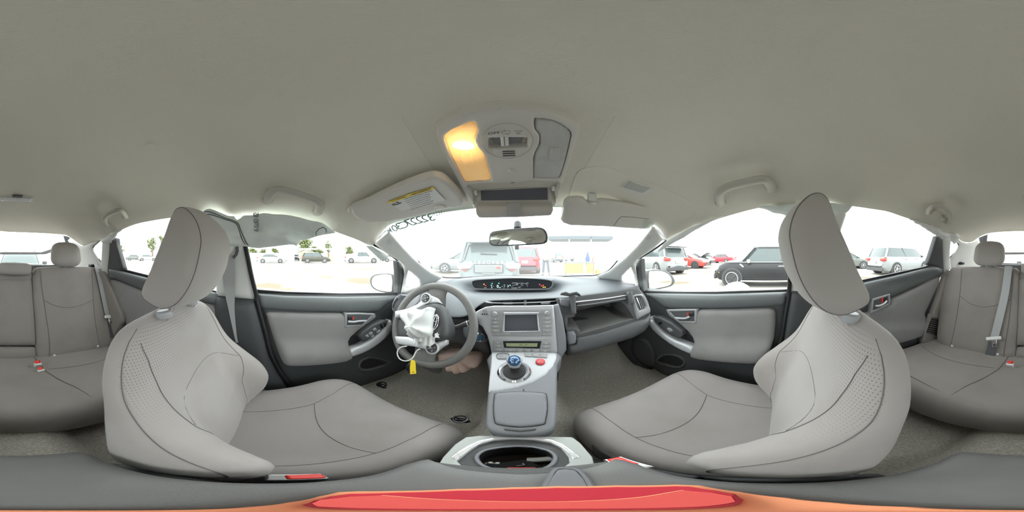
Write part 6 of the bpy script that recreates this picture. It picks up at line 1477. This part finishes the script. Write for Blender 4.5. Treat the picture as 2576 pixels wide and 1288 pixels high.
mn = car('mini', 'black compact hatchback side-on close outside the passenger side front window', Vector((6.42, .0, GZ)), PI / 2, mat('paint_minipaint', (.014, .015, .018), .4, coat=.1), spokes=5, rimm=M_CTRIM)
for q_ in (1.25, -1.25): MB().tube([(q_ + .215 * math.cos(a), .90, .325 + .215 * math.sin(a)) for a in [2 * PI * j / 32 for j in range(32)]], .014, 8, closed=True).build('rim_edge', M_ALLOY, mn)
MB().box((.90, .885, .78), (.16, .03, .05), Matrix.Rotation(-.7, 3, 'Y')).build('fender_vent', M_CHROME, mn, bevel=.005)
MB().box((-.1, .86, .90), (3.0, .03, .02)).build('belt_chrome', M_CHROME, mn, bevel=.004)
MB().ball((1.72, .80, .52), (.05, .05, .04)).build('side_marker', M_AMB, mn)
MB().box((-.1, .85, .24), (2.1, .05, .05)).build('sill_strip', M_CHROME, mn, bevel=.01)
for k in range(6): MB().box((-.95 + .02 * (k % 2), .865, .40 + .05 * k), (.22 - .02 * (k % 3), .004, .016)).build('marker_writing', M_HEADL, mn)
# through the passenger rear window
s2 = car('suv', 'silver SUV with red tail lamps seen through the passenger side rear window', polar(2268, 11.0), aim(2268) + .80, paint('silver', (.22, .235, .24)))
w2 = car('sedan', 'grey wrecked car just left of the silver SUV in the passenger side rear window', polar(2128, 14.5), aim(2128) + .2, paint('grey', (.14, .15, .14)))
# behind the hatch
s3 = car('suv', 'white SUV parked close behind the hatch window', polar(50, 7.6, GZ - .25), aim(50) - PI / 2, paint('white', (.40, .40, .41)))
for s in (-1, 1): MB().ball((2.24, s * .86, .84), (.06, .05, .05)).build('turn_lamp', M_AMB, s3)

# steel canopy, shed, low wall, trees, tent, table, person
can = outside('steel_canopy', 'thin flat steel canopy on posts beyond the olive SUV', 'canopy', polar(772, 38), aim(772))
MB().box((0, 0, 3.05 - .35), (12.5, 5, .14)).build('canopy_roof', M_HEADL, can, bevel=.03)
for x in (-6, 0, 6):
    MB().box((x, -2.3, 1.35), (.12, .12, 2.7)).build('post', M_HEADL, can)
M_LEAF = mat('tree_leaves', (.11, .14, .045), .9, var=(1.2, (.20, .22, .10), .35, .7)); M_BARK = mat('tree_bark', (.16, .12, .09), .9)
shd = outside('shed', 'low shed with a pitched dark roof behind the canopy', 'shed', polar(768, 52), aim(768))
MB().prism([(-3.6, -2, 0), (3.6, -2, 0), (3.6, -2, 1.7), (0, -2, 3.1), (-3.6, -2, 1.7)], (0, 4, 0)).build('shed_wall', mat('shed_wall_paint', (.30, .28, .22), .8), shd)
MB().prism([(-4.0, -2.2, 1.6), (0, -2.2, 3.2), (4.0, -2.2, 1.6), (4.0, -2.2, 1.75), (0, -2.2, 3.36), (-4.0, -2.2, 1.75)], (0, 4.4, 0)).build('shed_roof', mat('shed_roof_tin', (.62, .62, .6), .5), shd)
for u, d, w, h, lb in ((690, 47, 15, 2.0, 'long low white wall behind the white sedan'), (395, 52, 18, 1.6, 'low white wall far beyond the driver side rear window'), (880, 56, 10, 1.8, 'low white wall far behind the work truck')):
    o = outside('boundary_wall', lb, 'wall', polar(u, d), aim(u))
    MB().box((0, 0, h / 2), (w, .2, h)).build('wall_panel', MATS['paint_white'], o)
tk = outside('water_tank', 'rounded white tank between the white sedan and the olive SUV', 'tank', polar(728, 36), aim(728))
MB().lathe([(.0001, 0), (1.1, 0), (1.15, .3), (1.15, 1.4), (.9, 1.75), (.4, 1.92), (.0001, 1.95)], (0, 0, 0), None, 28).build('tank_body', MATS['paint_white'], tk)
for u, lb in ((829, 'orange barrier post right of the olive SUV'), (834, 'second orange barrier post, just right of the first one')):
    o = outside('barrier_post', lb, 'post', polar(u, 29), 0, 'orange barrier posts')
    MB().lathe([(.12, 0), (.10, .1), (.09, 1.5), (.04, 1.6)], (0, 0, 0), None, 14).build('post_body', mat('post_orange', (.75, .25, .10), .6), o)
def tree(u, d, h, w, lb, tall=False):
    r_ = random.Random(int(u)); o = outside('tree', lb, 'tree', polar(u, d), 0, 'trees beyond the lot')
    MB().tube([(0, 0, 0), (.1, 0, h * .4), (0, .1, h * .75)], [.28, .2, .08], 8).build('trunk', M_BARK, o)
    mb = MB()
    for i in range(12):
        a = r_.uniform(0, 2 * PI); rr = r_.uniform(0, w * .32); z = h * r_.uniform(.38, .88); s = w * r_.uniform(.16, .28)
        c = Vector((rr * math.cos(a), rr * math.sin(a), z))
        for j in range(110):
            n = Vector((r_.gauss(0, 1), r_.gauss(0, 1), r_.gauss(0, 1))).normalized(); p = c + Vector((n.x * s, n.y * s, n.z * s * (1.3 if tall else .8))) * r_.uniform(.6, 1.1)
            t = n.orthogonal().normalized() * w * .035; q = n.cross(t) + n * w * .015
            mb.add([p - t, p + q, p + t, p - q], [[0, 1, 2, 3]])
    mb.build('foliage', M_LEAF, o, smooth=False, merge=False)
for u, d, h, w, lb, t in ((636, 60, 4.2, 4.2, 'low bushy tree left of the canopy, first from the door pillar', 0), (664, 62, 4.0, 4.2, 'low bushy tree left of the canopy, second from the door pillar', 0), (692, 60, 4.3, 4.2, 'low bushy tree directly left of the canopy', 0),
                          (768, 60, 7.8, 6.5, 'large dark round tree rising behind the shed', 0), (790, 62, 5.6, 4, 'small pale tree at the right of the shed', 0), (826, 58, 7.4, 3.6, 'tall narrow tree right of the shed', 1), (800, 70, 4.0, 6, 'low tree behind the right end of the canopy', 0),
                          (880, 70, 6.4, 5, 'faint pale tree above the work truck', 0), (384, 46, 7.0, 3.6, 'dense tall tree in the driver side rear window', 1), (408, 54, 8.4, 3.6, 'second tall tree in the driver side rear window, beside the headrest', 1), (298, 60, 6.0, 6, 'tree at the left corner of the driver side rear window', 0)):
    tree(u, d, h, w, lb, t)
tn = outside('canopy_tent', 'pale blue grey peaked canopy tent seen through the windshield', 'tent', polar(1455, 15.5), aim(1455))
M_TENT = mat('tent_cloth', (.09, .11, .125), .8, bump=(9, .3, .02))
for cx, pk in ((-1.75, 3.35), (0.15, 3.75), (2.05, 3.4)):
    rings = []
    for t in [k / 8 for k in range(9)]:
        s = (1 - t) ** 1.7; rings.append([Vector((cx + 1.0 * s * a, 1.4 * s * b, 2.85 + (pk - 2.85) * t)) for a, b in ((-1, -1), (0, -1), (1, -1), (1, 0), (1, 1), (0, 1), (-1, 1), (-1, 0))])
    rings.insert(0, [Vector((cx + 1.0 * a, 1.4 * b, 2.58)) for a, b in ((-1, -1), (0, -1), (1, -1), (1, 0), (1, 1), (0, 1), (-1, 1), (-1, 0))])
    MB().loft(rings).build('tent_roof', M_TENT, tn, ang=60)
    for a in (-.92, .92): MB().tube([(cx + a, -1.3, 0), (cx + a, -1.3, 2.6)], .035, 8).build('tent_pole', M_HEADL, tn)
tb = outside('folding_table', 'yellow fronted work table with a grey top beyond the windshield', 'table', polar(1458, 9.5), aim(1458))
M_TBY = mat('table_yellow', (.40, .27, .08), .6)
MB().box((0, 0, .74), (1.75, .75, .06)).build('table_top', mat('table_grey', (.14, .15, .16), .6), tb, bevel=.01)
MB().box((-.30, -.34, .42), (1.0, .03, .56)).build('front_panel', M_TBY, tb, bevel=.005); MB().box((.55, -.34, .42), (.35, .03, .56)).build('front_panel', M_TBY, tb, bevel=.005)
for x in (-.82, .82):
    for y in (-.33, .33): MB().box((x, y, .36), (.05, .05, .71)).build('leg', M_TBY, tb)
rr_ = LV4 @ Matrix.Translation(polar(1458, 9.5)) @ Matrix.Rotation(aim(1458), 4, 'Z')
def on_table(nm, mb, m, pos, lb, cat, grp=None):
    o = mb.build(nm, m, None, label=lb, cat=cat, group=grp); o.matrix_world = rr_ @ Matrix.Translation(pos); return o
for k, x in enumerate((-.12, .06, .24)):
    on_table('bottle', MB().lathe([(.045, 0), (.05, .02), (.05, .20 + .04 * k), (.02, .26 + .04 * k), (.02, .31 + .04 * k)], n=14), M_PLATE, (x, 0, .775), 'pale bottle on the work table, %s of three' % ('left', 'middle', 'right')[k], 'bottle', 'bottles on the work table')
on_table('folded_parasol', MB().lathe([(.02, 0), (.11, .15), (.14, .6), (.03, .98), (.0001, 1.0)], n=16), mat('parasol_blue', (.04, .08, .25), .7), (.50, .62, .38), 'blue folded parasol standing behind the right of the work table', 'parasol')
on_table('red_stand', MB().box((0, 0, .35), (.05, .05, .75), Matrix.Rotation(.3, 3, 'Y')), mat('stand_red', (.4, .03, .03), .6), (.78, .66, .38), 'red slanted bar beside the blue parasol', 'stand')
on_table('yellow_bucket', MB().lathe([(.0001, 0), (.12, 0), (.15, .30), (.13, .30), (.10, .02)], n=18), MATS['table_yellow'], (1.05, -.2, .0), 'yellow bucket on the ground right of the work table', 'bucket')
on_table('work_chair', MB().box((0, 0, .45), (.45, .4, .05)).box((0, .2, .75), (.45, .05, .6)).box((-.2, 0, .22), (.04, .04, .45)).box((.2, 0, .22), (.04, .04, .45)), mat('chair_teal', (.25, .36, .38), .6), (1.32, .35, .0), 'grey blue chair right of the work table', 'chair')

# the person walking up between the cars
pe = outside('person', 'person in blue jeans and a white shirt standing beyond the windshield', 'person', polar(1373, 9.4), aim(1373))
def skin_body(name, J, E, m, parent, sub=2):
    me = bpy.data.meshes.new(name); me.from_pydata([j[0] for j in J], E, []); o = bpy.data.objects.new(name, me); COL.objects.link(o)
    me.materials.append(m); o.parent = parent; ROOTINV[o] = Matrix.Identity(4)
    s = o.modifiers.new('skin', 'SKIN'); s.use_smooth_shade = True
    for i, j in enumerate(J):
        v = me.skin_vertices[0].data[i]; v.radius = j[1] if isinstance(j[1], tuple) else (j[1], j[1]); v.use_root = i == 0
    q = o.modifiers.new('sub', 'SUBSURF'); q.levels = sub; q.render_levels = sub
    return o
M_SKIN = mat('skin', (.50, .30, .21), .6); M_JEAN = mat('jeans', (.10, .115, .14), .9); M_SHIRT = mat('white_shirt', (.85, .85, .84), .8); M_HAIR = mat('hair', (.06, .045, .035), .8)
J = [((0, 0, .98), (.15, .11)), ((0, 0, 1.15), (.145, .10)), ((0, 0, 1.36), (.17, .11)), ((0, 0, 1.48), (.07, .06)), ((0, 0, 1.56), (.052, .052)),
     ((-.18, 0, 1.42), .055), ((-.25, .02, 1.16), .043), ((-.23, -.12, .96), .032), ((-.22, -.17, .90), .030),
     ((.18, 0, 1.42), .055), ((.25, .02, 1.16), .043), ((.24, -.12, .96), .032), ((.23, -.17, .90), .030),
     ((-.10, 0, .88), .088), ((-.13, -.02, .50), .062), ((-.15, .02, .10), .042), ((-.16, -.12, .05), .038),
     ((.10, 0, .88), .088), ((.14, .0, .50), .062), ((.19, .05, .10), .042), ((.21, -.08, .05), .038)]
E = [(0, 1), (1, 2), (2, 3), (3, 4), (2, 5), (5, 6), (6, 7), (7, 8), (2, 9), (9, 10), (10, 11), (11, 12), (0, 13), (13, 14), (14, 15), (15, 16), (0, 17), (17, 18), (18, 19), (19, 20)]
bd = skin_body('body', J, E, M_SKIN, pe)
MB().ball((0, -.005, 1.66), (.075, .092, .115), None, 24, 16).ball((0, -.098, 1.655), (.014, .018, .022), None, 8, 6).ball((-.077, 0, 1.66), (.012, .02, .03), None, 8, 6).ball((.077, 0, 1.66), (.012, .02, .03), None, 8, 6).build('head', M_SKIN, pe)
for s in (-1, 1): MB().ball((s * .03, -.088, 1.675), (.011, .008, .007), None, 8, 6).build('eye', M_INK, pe)
MB().ball((0, -.090, 1.60), (.024, .008, .006), None, 8, 6).build('mouth', mat('lips', (.4, .16, .13), .6), pe)
MB().ball((0, .012, 1.70), (.084, .092, .098), None, 20, 12).build('hair', M_HAIR, pe)
sj = [((0, 0, 1.02), (.175, .125)), ((0, 0, 1.16), (.165, .12)), ((0, 0, 1.36), (.19, .13)), ((0, 0, 1.47), (.075, .07)), ((-.18, 0, 1.42), .075), ((-.245, .02, 1.20), .062), ((.18, 0, 1.42), .075), ((.245, .02, 1.20), .062)]
skin_body('shirt', sj, [(0, 1), (1, 2), (2, 3), (2, 4), (4, 5), (2, 6), (6, 7)], M_SHIRT, pe)
jj = [((0, 0, .98), (.17, .125)), ((-.10, 0, .86), .105), ((-.13, -.02, .50), .082), ((-.15, .02, .12), .065), ((.10, 0, .86), .105), ((.14, .0, .50), .082), ((.19, .05, .12), .065)]
skin_body('jeans', jj, [(0, 1), (1, 2), (2, 3), (0, 4), (4, 5), (5, 6)], M_JEAN, pe)
for x, y in ((-.16, -.06), (.21, -.02)):
    MB().ball((x, y, .045), (.048, .135, .05), None, 16, 8).build('shoe', M_CTRIM, pe)
for s, hx in ((-1, -.22), (1, .23)):
    for k in range(4):
        a0 = Vector((hx + (k - 1.5) * .017, -.185, .885)); MB().tube([a0, a0 + Vector((0, -.02, -.035)), a0 + Vector((0, -.008, -.062 - .006 * (k in (1, 2))))], [.0085, .008, .006], 6).build('finger', M_SKIN, bd)
    a0 = Vector((hx - s * .028, -.17, .90)); MB().tube([a0, a0 + Vector((-s * .018, -.02, -.02)), a0 + Vector((-s * .016, -.03, -.045))], [.010, .009, .007], 6).build('thumb', M_SKIN, bd)

# ------------------------------------------------------------------ door mirrors of this car
for s, nm, ol, gl2 in ((-1, 'driver', [(931, 704), (936, 694), (950, 689), (972, 688), (990, 690), (999, 696), (999, 728), (990, 736), (968, 736), (946, 730), (934, 720)], [(937, 705), (942, 696), (955, 692), (986, 692), (987, 726), (984, 733), (966, 732), (948, 727), (938, 717)]),
                       (1, 'passenger', [(1620, 726), (1618, 690), (1630, 681), (1652, 678), (1675, 681), (1690, 692), (1697, 704), (1696, 712), (1688, 720), (1660, 727), (1634, 729)], [(1632, 722), (1631, 686), (1640, 682), (1662, 682), (1680, 690), (1688, 703), (1687, 713), (1678, 719), (1655, 724), (1638, 725)])):
    c = PX(965 if s < 0 else 1657, 710 if s < 0 else 704, s * .86)
    nrm_ = (Vector((-s * .30, -1, .03))).normalized()
    MF = (lambda c_, n_: (lambda p: (p - c_).dot(n_)))(c, nrm_)
    mr = thing('door_mirror', tuple(c), '%s side door mirror in a dark housing outside the front window' % nm, 'mirror')
    panel('mirror_housing', ol, MF, nrm_, M_DARK2, mr, thick=.09, step=5, dome=.006, edge=5, smooth=2)
    panel('mirror_glass', gl2, MF, nrm_, MATS['mirror_silver'], mr, thick=.003, step=40, lift=.008, smooth=2, ang=10)
# added white film disc imitating glare over the passenger window sill
panel('glare_disc', [(1820, 727), (1832, 714), (1848, 709), (1862, 709), (1876, 715), (1887, 725), (1860, 729)], SIDE(-.015), side_n, glass_mat('glare_film', (.9, .9, .9), .02, .55), None, thick=.002, step=6, smooth=2, label='translucent white round film imitating glare, low on the passenger side front window', cat='glare_spot')
bpy.data.objects['glare_disc'].name = 'window_glare'
